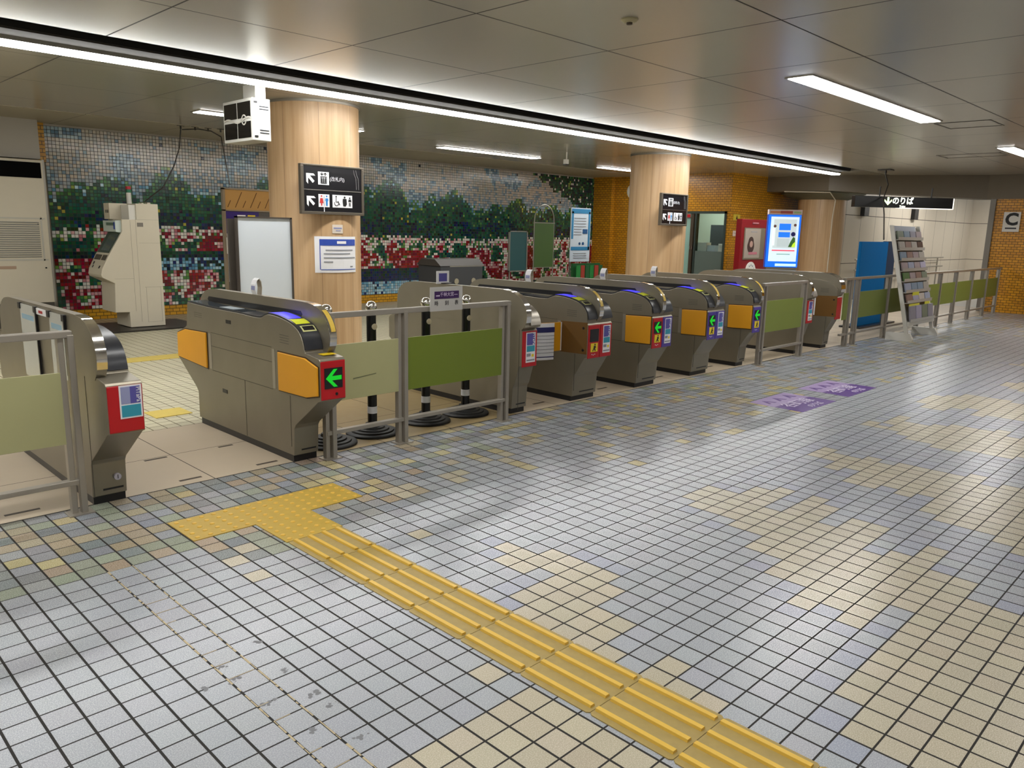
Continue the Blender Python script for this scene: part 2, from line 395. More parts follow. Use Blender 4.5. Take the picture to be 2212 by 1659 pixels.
# dark edge joint and dashes on the slabs
struct(MB().box(-6, sy0-.006, 0, 18, sy0+.004, .0008), 'trim_1', mat('dark_joint', '2c2822', .7))
DASH = mat('dark_tape', '453c31', .7)
for k, (x, y, w) in enumerate([(.02, 2.95, .14), (.02, 2.42, .13), (.02, 3.5, .13), (.5, 2.95, .1), (.5, 2.42, .14), (-.85, 2.45, .16), (3.1, 2.5, .14), (4.05, 2.55, .14), (5.0, 2.55, .14), (6.0, 2.55, .14)]):
    o = MB().box(x, y-.012, 0, x+w, y+.012, .001).build('floor_tape_dash', DASH)
    tag(o, ['short dark tape dash on the slab between the two nearest gates, middle', 'short dark tape dash by the front edge of the slab beside the nearest gate', 'short dark tape dash at the far end of the first aisle',
            'short dark tape dash halfway along the foot of the green arrow gate', 'short dark tape dash near the front foot of the green arrow gate', 'short dark tape dash on the slab under the leftmost railing',
            'short dark tape dash in front of the aisle with the folded notice', 'short dark tape dash at the second aisle of the far gates', 'short dark tape dash at the third aisle of the far gates', 'short dark tape dash at the fourth aisle of the far gates'][k], 'tape mark')
# ------------------------------------------------------------------ tactile paving
TAC = mat('tactile_yellow', 'bb9d42', .5, noise=.1, nscale=25)
TACT = mat('tactile_worn_yellow', 'a08b52', .5, noise=.16, nscale=30)
TACB = mat('tactile_bar_yellow', 'd8b148', .42, noise=.05, nscale=15)
DOT = TACB
def tact_root(label, loc): return thing('tactile_paving', label, 'tactile paving', loc)
tp = tact_root('T-shaped patch of yellow tactile paving with round studs in front of the gates', (.17, 1.65, 0))
MB().box(-.295, 1.50, 0, .655, 1.805, .004).box(.018, 1.195, 0, .325, 1.50, .004).build('base_sheet', TAC, tp, off=tp.location)
dm = MB()
for i in range(15):
    for j in range(5):
        dm.lathe((-.295+.032+i*.0633, 1.50+.03+j*.061, .004), [(.013, 0), (.0115, .003), (.007, .0045), (0, .005)], 8)
for i in range(5):
    for j in range(5):
        dm.lathe((.018+.03+i*.0617, 1.195+.03+j*.061, .004), [(.013, 0), (.0115, .003), (.007, .0045), (0, .005)], 8)
o = dm.build('stud', DOT, tp, 'small round raised yellow studs', off=tp.location); o['kind'] = 'stuff'
yy = 1.192; k = 0
names = ['first', 'second', 'third', 'fourth', 'fifth', 'sixth', 'seventh', 'eighth', 'ninth', 'tenth', 'eleventh', 'twelfth', 'thirteenth']
while yy > -2.4:
    y1 = yy; y0 = yy-.302
    r = thing('tactile_paving', 'yellow tactile block with four long bars, %s below the studded T' % names[k], 'tactile paving', (.17, y0, 0), group='barred yellow tactile blocks')
    MB().prism([(.03, y0), (.31, y0), (.318, y0+.01), (.318, y1-.01), (.31, y1), (.03, y1), (.022, y1-.01), (.022, y0+.01)], 'z', 0, .0035).build('base_sheet', TACT, r, off=r.location)
    for x in (.058, .134, .21, .286):
        MB().prism([(x-.0115, .003), (x+.0115, .003), (x+.0085, .012), (x-.0085, .012)], 'y', y0+.012, y1-.004).build('bar', TACB, r, off=r.location)
    yy -= .3045; k += 1
for (x0, x1, y0, y1, lb) in [(.2, 2.6, 6.62, 6.9, 'yellow tactile strip crossing the inner floor in front of the tall cream machine'), (.5, .78, 4.0, 4.25, 'small yellow tactile square on the inner floor beside the nearest gate'), (-1.6, -1.2, 4.2, 6.9, 'yellow tactile strip on the inner floor at the far left')]:
    tag(MB().box(x0, y0, 0, x1, y1, .005).build('tactile_paving', mat('tactile_inner', 'c9b257', .5, noise=.1, nscale=20)), lb, 'tactile paving')
# purple floor stickers
LP = mat('lilac_sticker', 'a391bd', .4); DP = mat('purple_sticker', '5a3c86', .4); LW = mat('lilac_ink', 'd9cfe6', .45)
for (x0, lb) in ((4.655, 'nearer purple floor sticker with three chevrons and the train line lettering'), (5.63, 'farther purple floor sticker with three chevrons and the train line lettering')):
    r = thing('floor_sticker', lb, 'floor sticker', (x0+.34, 1.05, 0))
    MB().box(x0, 1.055, 0, x0+.68, 1.30, .0012).build('chevron_band', LP, r, 'pale lilac band with dark chevrons', off=r.location)
    MB().box(x0, .80, 0, x0+.69, 1.055, .0014).build('text_panel', DP, r, 'deep purple panel', off=r.location)
    for c in (.14, .34, .54):
        MB().prism([(x0+c-.07, 1.14), (x0+c, 1.25), (x0+c+.07, 1.14), (x0+c+.035, 1.14), (x0+c, 1.2), (x0+c-.035, 1.14)], 'z', .0012, .002).build('chevron', DP, r, off=r.location)
    text('谷町線', .16, LW, r, (0, -.05, .0022), (0, 0, 0), sx=1.0); text('のりば', .085, LW, r, (.06, -.185, .0022), (0, 0, 0))

# ------------------------------------------------------------------ ceiling
CEM = dict(grout='2a2620', speck=.0, nscale=3, bump=0, metal=.15, spec=.7, wear=.02, rvar=0)
CE1 = grid_mat('ceiling_panel', (0, 1), (.497, .533), (1.3355, 1.3685), (.0065, .0065), rough=.25, color='b5afa4', **CEM)
CE2 = grid_mat('inner_ceiling_panel', (0, 1), (.497, 7.04), (1.3355, 1.3685), (.0055, .0055), rough=.2, color='aaa497', **CEM)
struct(MB().box(-7, -4.5, H, 24, 4.45, H+.06), 'ceiling', CE1, 'glossy grey-beige ceiling panels over the hall')
struct(MB().box(-7, 4.92, H, 24, 9.25, H+.06), 'ceiling', CE2, 'glossy ceiling panels beyond the long light')
struct(MB().box(-7, 9.25, H-.005, 24, 10.8, H+.06), 'ceiling', grid_mat('matte_ceiling_border', (0,), (.497,), (1.3355,), (.004,), '554f44', rough=.55, speck=.02, color='a49c8b', bump=.05), 'matte ceiling border along the mural')
struct(MB().box(14.75, 4.45, H, 24, 4.92, H+.06), 'ceiling', CE2)
DK = mat('slot_dark', '1b1916', .7); SL = mat('slot_side', '4d4840', .5)
struct(MB().box(-7, 4.45, H+.14, 14.75, 4.75, H+.16).box(-7, 4.44, H, 14.75, 4.452, H+.15).box(-7, 4.7, H+.0, 14.75, 4.712, H+.15), 'trim_2', DK, 'dark recessed slot beside the long ceiling light')
struct(MB().box(-7, 4.712, H-.012, 14.75, 4.93, H+.03), 'trim_3', mat('pale_metal_trim', '3f3c38', .75, 0, .2), 'pale metal strip beside the long light')
LT = mat('lamp_diffuser', 'fafaf8', .4, emit=E_STRIP)
LT2 = mat('troffer_tube_diffuser', 'fbf9f4', .4, emit=E_TROFFER)
r = thing('strip_light', 'very long white strip light running the length of the ceiling', 'ceiling light', (4, 5.03, H))
MB().box(-6.99, 4.955, H-.04, 14.9, 5.13, H-.0005).build('housing', mat('lamp_housing', '9a978f', .4, .3), r, off=r.location)
MB().prism([(4.958, H-.04), (4.962, H-.055), (4.98, H-.066), (5.108, H-.066), (5.124, H-.055), (5.128, H-.04)], 'x', -6.99, 14.88).build('diffuser', LT, r, 'glowing white diffuser', off=r.location)
def troffer(x0, x1, y0, y1, lb, n=2):
    r = thing('ceiling_light', lb, 'ceiling light', ((x0+x1)/2, (y0+y1)/2, H))
    fr = .02
    MB().box(x0-fr, y0-fr, H-.008, x1+fr, y0, H+.004).box(x0-fr, y1, H-.008, x1+fr, y1+fr, H+.004).box(x0-fr, y0, H-.008, x0, y1, H+.004).box(x1, y0, H-.008, x1+fr, y1, H+.004).build('frame', mat('troffer_frame', '9b968c', .35, .5), r, off=r.location)
    for k in range(n):
        a = x0+(x1-x0)*k/n; b = x0+(x1-x0)*(k+1)/n
        MB().box(a+.006, y0, H-.012, b-.006, y1, H+.0).build('diffuser', LT2, r, 'glowing white diffuser', off=r.location)
troffer(4.93, 8.30, 1.125, 1.335, 'bright recessed ceiling light on the right, nearer of the two over the hall')
troffer(11.6, 15.0, 1.125, 1.335, 'bright ceiling light at the right edge, farther of the two over the hall')
troffer(-1.75, 1.62, 1.125, 1.335, 'recessed ceiling light overhead, out of the picture above the hall')
troffer(4.93, 8.30, -1.62, -1.41, 'recessed ceiling light of the second hall row, out of the picture on the right')
troffer(-1.75, 1.62, -1.62, -1.41, 'recessed ceiling light of the second row, above and behind the viewer')
troffer(11.6, 15.0, -1.62, -1.41, 'recessed ceiling light of the second row, far end, out of the picture')
troffer(-5.9, -3.0, 1.125, 1.335, 'recessed ceiling light of the hall row, far left, out of the picture')
troffer(7.0, 9.35, 8.28, 8.5, 'recessed ceiling light near the mural between the two wood pillars')
troffer(2.6, 4.95, 7.62, 7.84, 'recessed ceiling light near the mural behind the hanging clock')
troffer(11.55, 13.9, 8.5, 8.72, 'recessed ceiling light behind the second wood pillar')
troffer(-2.6, -.25, 7.62, 7.84, 'recessed ceiling light above the inner floor at far left, out of the picture')
troffer(23.2, 26.0, 3.6, 3.85, 'second added light hidden beyond the dropped beam, brightening the pale wall')  # extra unseen lamp, added to brighten the pale panelled wall further
troffer(19.2, 22.4, 4.4, 4.65, 'added light hidden from view beyond the dropped beam, lighting the pale wall')  # added fill lamp, kept out of sight behind the beam, lights the pale wall
# access hatches in the ceiling
for (x0, x1, y0, y1, lb) in ((8.52, 9.1, .67, 1.26, 'thin outline of a square access hatch in the ceiling beside the nearer hall light'), (12.35, 12.9, 1.47, 2.38, 'thin outline of an access hatch in the ceiling far right')):
    m = MB()
    for a in ((x0, y0, x1, y0+.02), (x0, y1-.02, x1, y1), (x0, y0, x0+.02, y1), (x1-.02, y0, x1, y1)): m.box(a[0], a[1], H-.004, a[2], a[3], H-.0003)
    tag(m.build('access_hatch', mat('hatch_line', '5d574d', .5)), lb, 'access hatch')
r = thing('smoke_detector', 'small round cream smoke detector on the ceiling', 'smoke detector', (2.547, 1.244, H))
MB().lathe((0, 0, 0), [(.055, 0), (.055, -.008), (.04, -.02), (.03, -.022), (0, -.022)], 24).build('base', mat('detector_cream', 'b5ab84', .5), r, smooth=True)
MB().lathe((0, 0, -.022), [(.02, 0), (.018, -.012), (0, -.014)], 16).build('sensor', mat('detector_dark', '4a3b28', .5), r, 'dark centre')
# dropped beam at the far right
BM = mat('beam_paint', '6a6050', .5, noise=.04)
bm_ = MB(); pl = [(15.75, 7.0), (15.75, 5.55), (17.02, 2.75), (17.02, -4.5), (17.35, -4.5), (17.35, 3.0), (16.95, 5.55), (17.4, 5.6), (17.4, 7.0)]
zb = [2.47, 2.47, 2.31, 2.31, 2.31, 2.31, 2.47, 2.47, 2.47]; n_ = len(pl)
A = bm_._v([(p[0], p[1], z) for p, z in zip(pl, zb)]); B = bm_._v([(p[0], p[1], H) for p in pl])
for i in range(n_): bm_.b.faces.new([A[i], A[(i+1) % n_], B[(i+1) % n_], B[i]])
for q in ((0, 1, 6), (0, 6, 7, 8), (1, 2, 5, 6), (2, 3, 4, 5)): bm_.b.faces.new([A[k] for k in q])
bm_.b.faces.new(B)
struct(bm_, 'trim_4', BM, 'dropped grey-brown ceiling beam at the far right')
# ------------------------------------------------------------------ walls
ORG = brick_mat('orange_wall_tile', 'cf911c', 'b87c16', '5e4518', .105, .052, .005, .28)
ORG2 = brick_mat('orange_base_tile', 'cc9822', 'bb861a', '5e481c', .105, .052, .005, .3)
struct(MB().box(14.15, 7.0, 0, 14.3, 8.24, H), 'wall_office', ORG) if False else None
# office wall x=14.15 with an opening for the door (y 7.1-8.2), then the return along y=7.0
struct(MB().box(14.15, 8.22, 0, 14.3, 10.21, H).box(14.15, 7.0, 1.975, 14.3, 8.22, H).box(14.15, 7.0, 0, 14.3, 7.08, 1.975), 'wall_right', ORG, 'orange tiled wall with the office door')
struct(MB().box(14.3, 7.0, 0, 20, 7.15, H), 'wall_right', ORG, 'orange tiled wall behind the red machine')
struct(MB().box(14.02, 10.21, 0, 14.3, 10.8, H), 'wall_right', ORG, 'orange tiled pier at the end of the mural')
struct(MB().box(17.03, -4.5, 0, 17.2, 2.56, 2.31), 'wall_right', ORG, 'orange tiled wall with the letter C sign')
struct(MB().box(16.98, 2.56, 0, 17.2, 2.66, 2.31), 'trim_5', mat('grey_metal_jamb', '77736c', .4, .4), 'grey metal jamb at the end of the orange wall')
# white panelled wall beyond
WP = grid_mat('white_wall_panel', (0, 2), (.4, .86), (.92, 1.13), (.006, .008), '5e564a', rough=.4, speck=.03, color='ddd2c0', nscale=6, bump=.1)
struct(MB().box(16.9, 5.6, 0, 27, 5.75, H), 'wall_far', WP, 'pale panelled wall beyond the railing')
struct(MB().box(26.9, -3, 0, 27, 5.6, 2.8), 'wall_far', WP)
# left part of the far wall, mural wall, room shell out of view
PLAS = mat('plaster', 'b9b2a4', .6, noise=.03)
struct(MB().box(-7, 10.8, 0, 14.3, 10.95, H+.05), 'wall_back', PLAS)
struct(MB().box(-7.15, -4.5, 0, -7, 10.95, H+.05), 'wall_left', PLAS)
struct(MB().box(-7, -4.65, 0, 27, -4.5, H+.05), 'wall_front', PLAS)
struct(MB().box(18, -4.5, -.05, 27, 7, 0), 'floor', mat('far_floor', 'a7a59d', .35, noise=.05), 'far floor beyond the orange wall')
struct(MB().box(1.59, 10.74, 2.27, 1.74, 10.8, H), 'wall_back', ORG2, 'narrow strip of orange tile left of the mural')
struct(MB().box(1.6, 10.78, 0, 14.15, 10.8, .165), 'baseboard_back', ORG2, 'orange tile base under the mural')
# mural of small tiles, a park with trees, flowers and water
MUR = grid_mat('mural_mosaic', (0, 2), (1.735, .165), (.05, .05), (.0032, .0032), '20201c', rough=.16, speck=.06, nscale=50, spec=.6, bump=.4)
SKYC = [lin(c) for c in ('b9b1a3', 'b3aa9d', 'bbb3ab', 'a9a9a4')]
SKYB = [lin(c) for c in ('8b9ca8', '7a90a0', '94a0a8', 'a0a9ad', '8497a0')]
BLUS = [lin(c) for c in ('64829a', '5a7a90', '7b94a6', 'a0b4be', '8eaab8')]
DKGC = [lin(c) for c in ('12382c', '0f3326', '17463a', '10263a', '14402a', '101c33', '1a5038')]
MDGC = [lin(c) for c in ('1c5238', '28603c', '1a4e3e', '336a3f', '215744', '17443a', '1b474a', '255a4c')]
LTGC = [lin(c) for c in ('4f8040', '6a9448', '417a44', '8fa64c')]
REDC = [lin(c) for c in ('7f1420', '8f1a25', '6d101c', '96222c')]
PNKC = [lin(c) for c in ('c98f95', 'd5a6a6', 'b5727a')]
WHTC = [lin(c) for c in ('d8d2c8', 'cfd2cc', 'e0dbd2')]
NAVC = [lin(c) for c in ('10204a', '162a5c', '0e2f3c')]
WATC = [lin(c) for c in ('8fbcd0', '6ea3bf', 'a9cbd6', '4f88a8')]
from mathutils import noise as mn
def nz(x, z, s, seed=0): return mn.noise(Vector((x*s+seed*7.3, z*s-seed*3.1, seed*1.7)))
PEAKS = [(2.15, 1.95, .35), (2.6, 2.12, .3), (3.45, 2.28, .34), (4.1, 1.95, .3), (5.2, 2.25, .4), (6.1, 2.1, .4), (7.1, 2.2, .28), (7.72, 2.42, .42), (8.3, 1.95, .3), (8.75, 2.12, .25), (9.35, 2.27, .42), (10.0, 1.9, .3), (10.6, 2.02, .3), (11.25, 2.12, .4), (11.9, 2.0, .3), (12.5, 2.05, .35), (13.3, 2.0, .4), (13.9, 2.1, .4)]
def mural_col(i, j):
    x = 1.735+(i+.5)*.05; z = .165+(j+.5)*.05
    R_ = random.random; ch = random.choice
    n1 = nz(x, z*1.8, 1.9, 1); n2 = nz(x, z*1.3, 5.5, 2); n3 = nz(x, z, 1.1, 3)
    top = 1.72+.12*n3
    for px, pz, w in PEAKS:
        d = abs(x-px)/(w*1.35)
        if d < 1: top = max(top, pz-(pz-1.7)*d**2.2+.1*n2)
    if x > 11.7 and z > 2.78-(x-11.7)*.42+.15*n2 and z > 1.9: return jitter(ch(DKGC+MDGC[:2]) if R_() < .86 else ch(WHTC+LTGC), .1)   # overhanging branch
    fl = (1.37 if x < 6.2 else 1.27)+.07*n1+.03*random.choice((-1, 0, 1))
    if z > top:                                                     # sky
        t = (z-1.7)/(2.8-1.7)
        if z < 2.0 and R_() < .25: return jitter(ch(WATC+LTGC[:1]), .08)
        if n1+.5*n2 > .22+.12*t: return jitter(ch(BLUS), .08)
        if R_() < .004: return lin('101830')
        if R_() < max(.04, 1.2-1.7*t)+.25*n2: return jitter(ch(SKYB), .07)
        return jitter(ch(SKYC), .06)
    if z > fl:                                                      # trees and shade below them
        d = top-z
        if R_() < .006: return jitter(ch([lin('a9a23a'), lin('b5ac4a')]), .1)
        if d < .12: return jitter(ch(LTGC+MDGC) if R_() < .85 else ch(WATC), .1)
        if d < .4 and R_() < .7: return jitter(ch(MDGC+(LTGC if R_() < .18 else [])), .12)
        if z < 1.62 and n2+n1 > -.05: return jitter(ch(NAVC+DKGC), .12)
        return jitter(ch(DKGC+MDGC), .14)
    # flower field
    if x < 6.2:
        q = .7*n1+.8*n2+.06
        if .70 < z < .92 and nz(x, z, 1.7, 9) > -.05 and x < 4.6:
            return jitter(ch(WATC+[NAVC[1]]) if R_() < .75 else ch(DKGC), .1)
        if .90 < z < 1.04 and n3 > -.2: return jitter(ch(DKGC+NAVC), .1)
    else:
        if z < .5+.08*n2 and x < 9.0: return jitter(ch(WATC+BLUS[3:]) if (z < .42 and R_() < .9) else ch(NAVC), .1)
        if z < .66 and x < 9.3: return jitter(ch(NAVC+DKGC[:2]), .1)
        q = .7*n1+.8*n2+.04
    if z > fl-.13 and R_() < .75: q = -.02
    if q > .2: return jitter(ch(REDC+REDC+PNKC[:1]), .12)
    if q > .1: return jitter(ch(REDC+PNKC+WHTC[:1]), .1)
    if q > -.1: return jitter(ch(WHTC+WHTC+PNKC+LTGC[:2]), .07)
    if q > -.2: return jitter(ch(WHTC[:1]+LTGC+MDGC+REDC[:1]), .1)
    return jitter(ch(MDGC+DKGC[:3]), .12)
mo = colour_mesh('wall_mural', MUR, 246, 52, lambda i, j: [(1.735+i*.05, 10.77, .165+j*.05), (1.735+(i+1)*.05, 10.77, .165+j*.05), (1.735+(i+1)*.05, 10.77, .165+(j+1)*.05), (1.735+i*.05, 10.77, .165+(j+1)*.05)], mural_col)
mo['label'] = 'tile mosaic mural of trees, sky and red and white flowers'

# ------------------------------------------------------------------ pillars
WOOD = wood_mat('pillar_wood_veneer', 'cbab85', 'b08e66', '7d6346')
for n_, (x, y, rr, lb) in enumerate([(3.25, 6.17, .51, 'thick round pillar clad in pale wood, nearest and behind the first gates'), (10.12, 6.15, .51, 'round pale wood pillar in the middle behind the gates'), (16.75, 6.1, .53, 'far round wood pillar under the dropped beam beside the pale wall')]):
    r = thing('pillar', lb, 'pillar', (x, y, 0))
    top = H if n_ < 2 else 2.31
    MB().lathe((0, 0, 0), [(rr, .08), (rr, top)], 64).build('cladding', WOOD, r, smooth=True)
    MB().lathe((0, 0, 0), [(rr+.006, 0), (rr+.006, .08)], 64).build('base_ring', mat('dark_base_ring', '3d352c', .5), r, smooth=True)
    if n_ < 2: MB().lathe((0, 0, H-.025), [(rr+.012, 0), (rr+.012, .024)], 64).build('top_ring', mat('top_ring_metal', '8d877c', .4, .5), r, smooth=True)
    else: MB().lathe((0, 0, 2.31), [(rr+.0, 0), (rr+.03, .0), (rr+.40, .13), (rr+.40, .155)], 48).build('capital', mat('capital_grey', '5f6257', .45), r, 'flared grey capital', smooth=True)

# ------------------------------------------------------------------ ticket gates
TOPP = [(2.155, .735), (2.17, .785), (2.20, .83), (2.245, .862), (2.32, .888), (2.44, .908), (2.56, .915), (2.62, .905), (2.68, .884), (2.78, .88), (3.0, .886), (3.4, .886), (3.79, .896)]
def profile(dy):
    a = 1.982+dy                                     # front face
    b = 2.31 if dy == 0 else 2.355                   # foot front
    top = [(p[0]+dy*max(0, min(1, (2.62-p[0])/.4))*.22, p[1]) for p in TOPP]
    return [(b, .045), (b-.012, .225), (b-.03, .25), (a+.03, .44 if dy == 0 else .40), (a, .45 if dy == 0 else .41), (a, .69), (a+.012, .703), (2.15 if dy == 0 else 2.215, .722)] + smooth_path(top[1:], 4) + \
           [(3.825, .72), (3.85, .705), (3.985, .66), (4.0, .64), (4.0, .46), (3.985, .45), (3.71, .27), (3.68, .24), (3.68, .045)], top
FINP = [(2.12, .70), (2.075, .76), (2.07, .82), (2.09, .885), (2.145, .948), (2.23, .988), (2.34, 1.003), (2.5, 1.005), (3.60, 1.0), (3.73, .985), (3.82, .94), (3.86, .87), (3.87, .70)]
def poster(p, x0, x1, z0, z1, y, full=True):
    """transit card advert: white border, violet photo, teal block, small print"""
    e = thing_part = MB().box(x0, y-.002, z0, x1, y, z1).build('advert', WHT, p, 'white bordered transit card advert')
    w = x1-x0; h = z1-z0; m = .07*w
    if full:
        MB().box(x0+m, y-.003, z0+h*.58, x1-m, y-.0015, z1-m).build('picture', VIO, e); MB().box(x0+m, y-.003, z0+h*.36, x1-m, y-.0015, z0+h*.56).build('picture', TEAL, e)
        MB().box(x0+m, y-.003, z0+h*.2, x0+w*.5, y-.0015, z0+h*.3).box(x0+m, y-.003, z0+h*.05, x1-m, y-.0015, z0+h*.1).build('small_print', GRY, e)
        MB().box(x0+w*.6, y-.003, z0+h*.18, x0+w*.85, y-.0015, z0+h*.27).build('small_print', YST, e)
        text('PiTaPa', h*.15, WHT, e, (x0+w*.8, y-.0035, z0+h*.78), (PI/2, PI/2, 0))
    else:
        MB().box(x0+m, y-.003, z0+h*.44, x0+w*.48, y-.0015, z1-m).build('picture', LVIO, e)
        MB().box(x0+w*.48, y-.003, z0+h*.44, x1-m, y-.0015, z1-m).build('picture', VIO, e)
        MB().box(x0+m, y-.003, z0+m, x1-m, y-.0015, z0+h*.40).build('picture', TEAL, e)
        text('PiTaPa', h*.17, WHT, e, (x0+w*.84, y-.0035, z0+h*.7), (PI/2, PI/2, 0))
def gate(x0, w, dy, label, reader='L', fin=None, plate='red', display='arrow', plate2=None, pads=True, num=None, flap=False, small=False):
    r = thing('ticket_gate', label, 'ticket gate', (x0, 2.3, 0), group='automatic ticket gates')
    O = (x0, 2.3, 0); LO = (0, 2.3, 0)
    prof, top = profile(dy); fy = prof[4][0]; topd = smooth_path(top, 4)
    def bd(m, n, mt, p=r, lb=None, **k): return m.build(n, mt, p, lb, off=LO, **k)
    bd(MB().prism(prof, 'x', 0, w), 'body', ST, bevel=.003)
    bd(MB().box(.006, (2.325 if dy == 0 else 2.375), 0, w-.004, 3.66, .048), 'plinth', BLK)
    f0, f1 = fin
    dyf = dy*.5
    fp = [(p[0]+(dyf if p[0] < 2.6 else 0), p[1]) for p in FINP]
    fd = smooth_path(fp[:8], 4)+smooth_path(fp[8:], 4)
    e0 = -.0018 if f0 < .01 else f0; e1 = w+.0012 if f1 > w-.01 else f1
    bd(MB().prism(fd, 'x', e0, e1), 'fin', ST, lb='raised stainless fin', smooth=True)
    bd(MB().strip(smooth_path(fp[1:7], 5)[::-1], e0-.001, e1+.001, -.003), 'nose_band', CHR, lb='chrome band round the fin nose', smooth=True)
    # dark slot in the fin, on the sides that face a reader
    sl = MB()
    for xx, on_ in (((f0-.002, f0+.004), f0 > .05), ((f1-.004, f1+.002), w-f1 > .05)):
        if on_: sl.prism([(2.38+dyf, .925), (2.40+dyf, .945), (3.70, .94), (3.72, .922), (3.70, .905), (2.40+dyf, .905)], 'x', *xx)
    bd(sl, 'sensor_slot', BLK, lb='long black sensor slot')
    # readers and end plates: (x range, kind)
    cells = []
    if f0 > .05: cells.append((.004, f0-.002, 'in'))
    if w-f1 > .05: cells.append((f1+.002, w-.004, 'out'))
    for (a, b, kind) in cells:
        tp_ = topd if kind == 'in' else topd[:25]
        mt = DKG if not (kind == 'out' and small) else ST_D
        rp = bd(MB().strip(tp_, a, b, .010), 'reader_top' if kind == 'in' else 'end_cover', mt, lb='dark curved reader top' if kind == 'in' else None, smooth=True)
        if kind == 'in':
            # pad, stickers, ticket slot follow the slope
            def yu(y):     # arc fraction at which the reader top reaches depth y
                L = [0]
                for p, q in zip(topd, topd[1:]): L.append(L[-1]+(Vector(p)-Vector(q)).length)
                y += dy*.3 if y < 2.45 else 0
                for i in range(len(topd)-1):
                    if topd[i+1][0] >= y: return (L[i]+(y-topd[i][0])/max(1e-6, topd[i+1][0]-topd[i][0])*(L[i+1]-L[i]))/L[-1]
                return 1
            def on_top(u0, u1, xa, xb, h, nm, m_, lb=None):
                sub = [q for q in sample(topd, u0, u1, 8)]
                return bd(MB().strip([(y, z+.010) for y, z in sub], xa, xb, h), nm, m_, rp, lb)
            on_top(yu(2.36), yu(2.60), a+.012, b-.02, .002, 'card_touch_light', BLU_E, 'glowing blue card touch pad')
            on_top(yu(2.265), yu(2.34), a+.012, b-.012, .002, 'yellow_label', mat('lime_sticker', 'd6dd2e', .5))
            on_top(yu(2.20), yu(2.243), a+.02, b-.006, .003, 'ticket_slot_frame', mat('pale_yellow_rim', 'c9c98a', .4)); on_top(yu(2.207), yu(2.236), a+.03, b-.016, .0045, 'ticket_slot', BLK)
            on_top(.075, .09, a+.07, b-.025, .002, 'round_icon', WHT)
            on_top(.52, .98, a+.004, b-.004, .003, 'glass_top', mat('dark_glass', '39424a', .06, spec=.8), 'dark glass tray top')
            on_top(.60, .72, a+.02, b-.02, .0045, 'paper_slip', mat('slip_paper', 'b8c4cc', .3))
    if f0 > .05:
        nb = [p for p in smooth_path(fp[1:7], 5) if p[1] > .84]
        bd(MB().strip([(p[0]-.0045, p[1]) for p in nb[:14]][::-1], f0+.012, f1-.003, -.001), 'yellow_tape', mat('yellow_tape', 'd0b048', .4), lb='yellow and black marking tape on the nose')
        sh_ = MB().box(.06, 2.04+dy*.75, .7145, min(w*.9, f1+.0), 2.135+dy*.6, .7165)
        if dy == 0: bd(sh_, 'shelf_sticker', mat('shelf_yellow', 'e0c020', .4), lb='yellow sticker on the front shelf')
        else: sh_.b.free()
    # front plates
    def front(a, b, colr, what):
        m_ = {'red': RED, 'violet': PUR}[colr]; z0 = .455 if dy == 0 else .40; z1 = .688
        pt = bd(MB().box(a+.003, fy-.006, z0, b-.003, fy+.004, z1), 'front_plate', m_, lb=('red' if colr == 'red' else 'violet')+' front plate', bevel=.004)
        c = (a+b)/2; ww = b-a
        if what == 'arrow' or what == 'blank':
            zc = .585 if dy == 0 else .598; hh = .062 if dy == 0 else .055
            d = bd(MB().box(c-ww*.36, fy-.0085, zc-hh, c+ww*.36, fy-.005, zc+hh), 'display', BLK, pt, 'black display')
            if what == 'arrow': bd(MB().prism(arrow2(c, zc, ww*.62, PI), 'y', fy-.011, fy-.008), 'arrow', GRN_E, d, 'lit green arrow')
            if dy > 0:
                s_ = bd(MB().box(c-ww*.27, fy-.0085, .455, c+ww*.30, fy-.005, .53), 'pictogram', YST, pt, 'yellow walking figure pictogram')
                bd(MB().disc((c+.01, .518), .008, 'y', (fy-.010, fy-.008), 10).prism([(c-.004, .508), (c+.018, .508), (c+.025, .49), (c+.012, .488), (c+.022, .462), (c+.01, .462), (c, .48), (c-.014, .462), (c-.024, .462), (c-.006, .49)], 'y', fy-.010, fy-.008), 'walking_figure', INK, s_)
                bd(MB().box(c-.03, fy-.0075, .43, c-.02, fy-.005, .437).box(c-.01, fy-.0075, .425, c, fy-.005, .432).box(c+.01, fy-.0075, .43, c+.02, fy-.005, .437), 'small_print', WHT, pt)
            else:
                bd(MB().disc((c+.02, .487), .009, 'y', (fy-.009, fy-.005), 14), 'lock', BLK, pt, 'small round lock')
        elif what == 'poster': poster_at(pt, a+ww*.24, b-ww*.14, z0+.035, z1-.012, fy-.006, True)
        elif what == 'poster_big': poster_at(pt, a+ww*.33, b-ww*.05, z0+.068, z1+.0, fy-.006, False)
    def poster_at(p, a, b, z0, z1, y, full):
        before = set(bpy.data.objects)
        poster(p, a, b, z0, z1, y, full)
        for o in set(bpy.data.objects)-before:
            if o.parent == p: o.location = (0, -2.3, 0)
    if w > .25:
        mid = f0+.045
        front(.002, w*.5, plate, display); front(w*.5, w-.002, plate2, 'poster')
    else: front(0, w, plate, display)
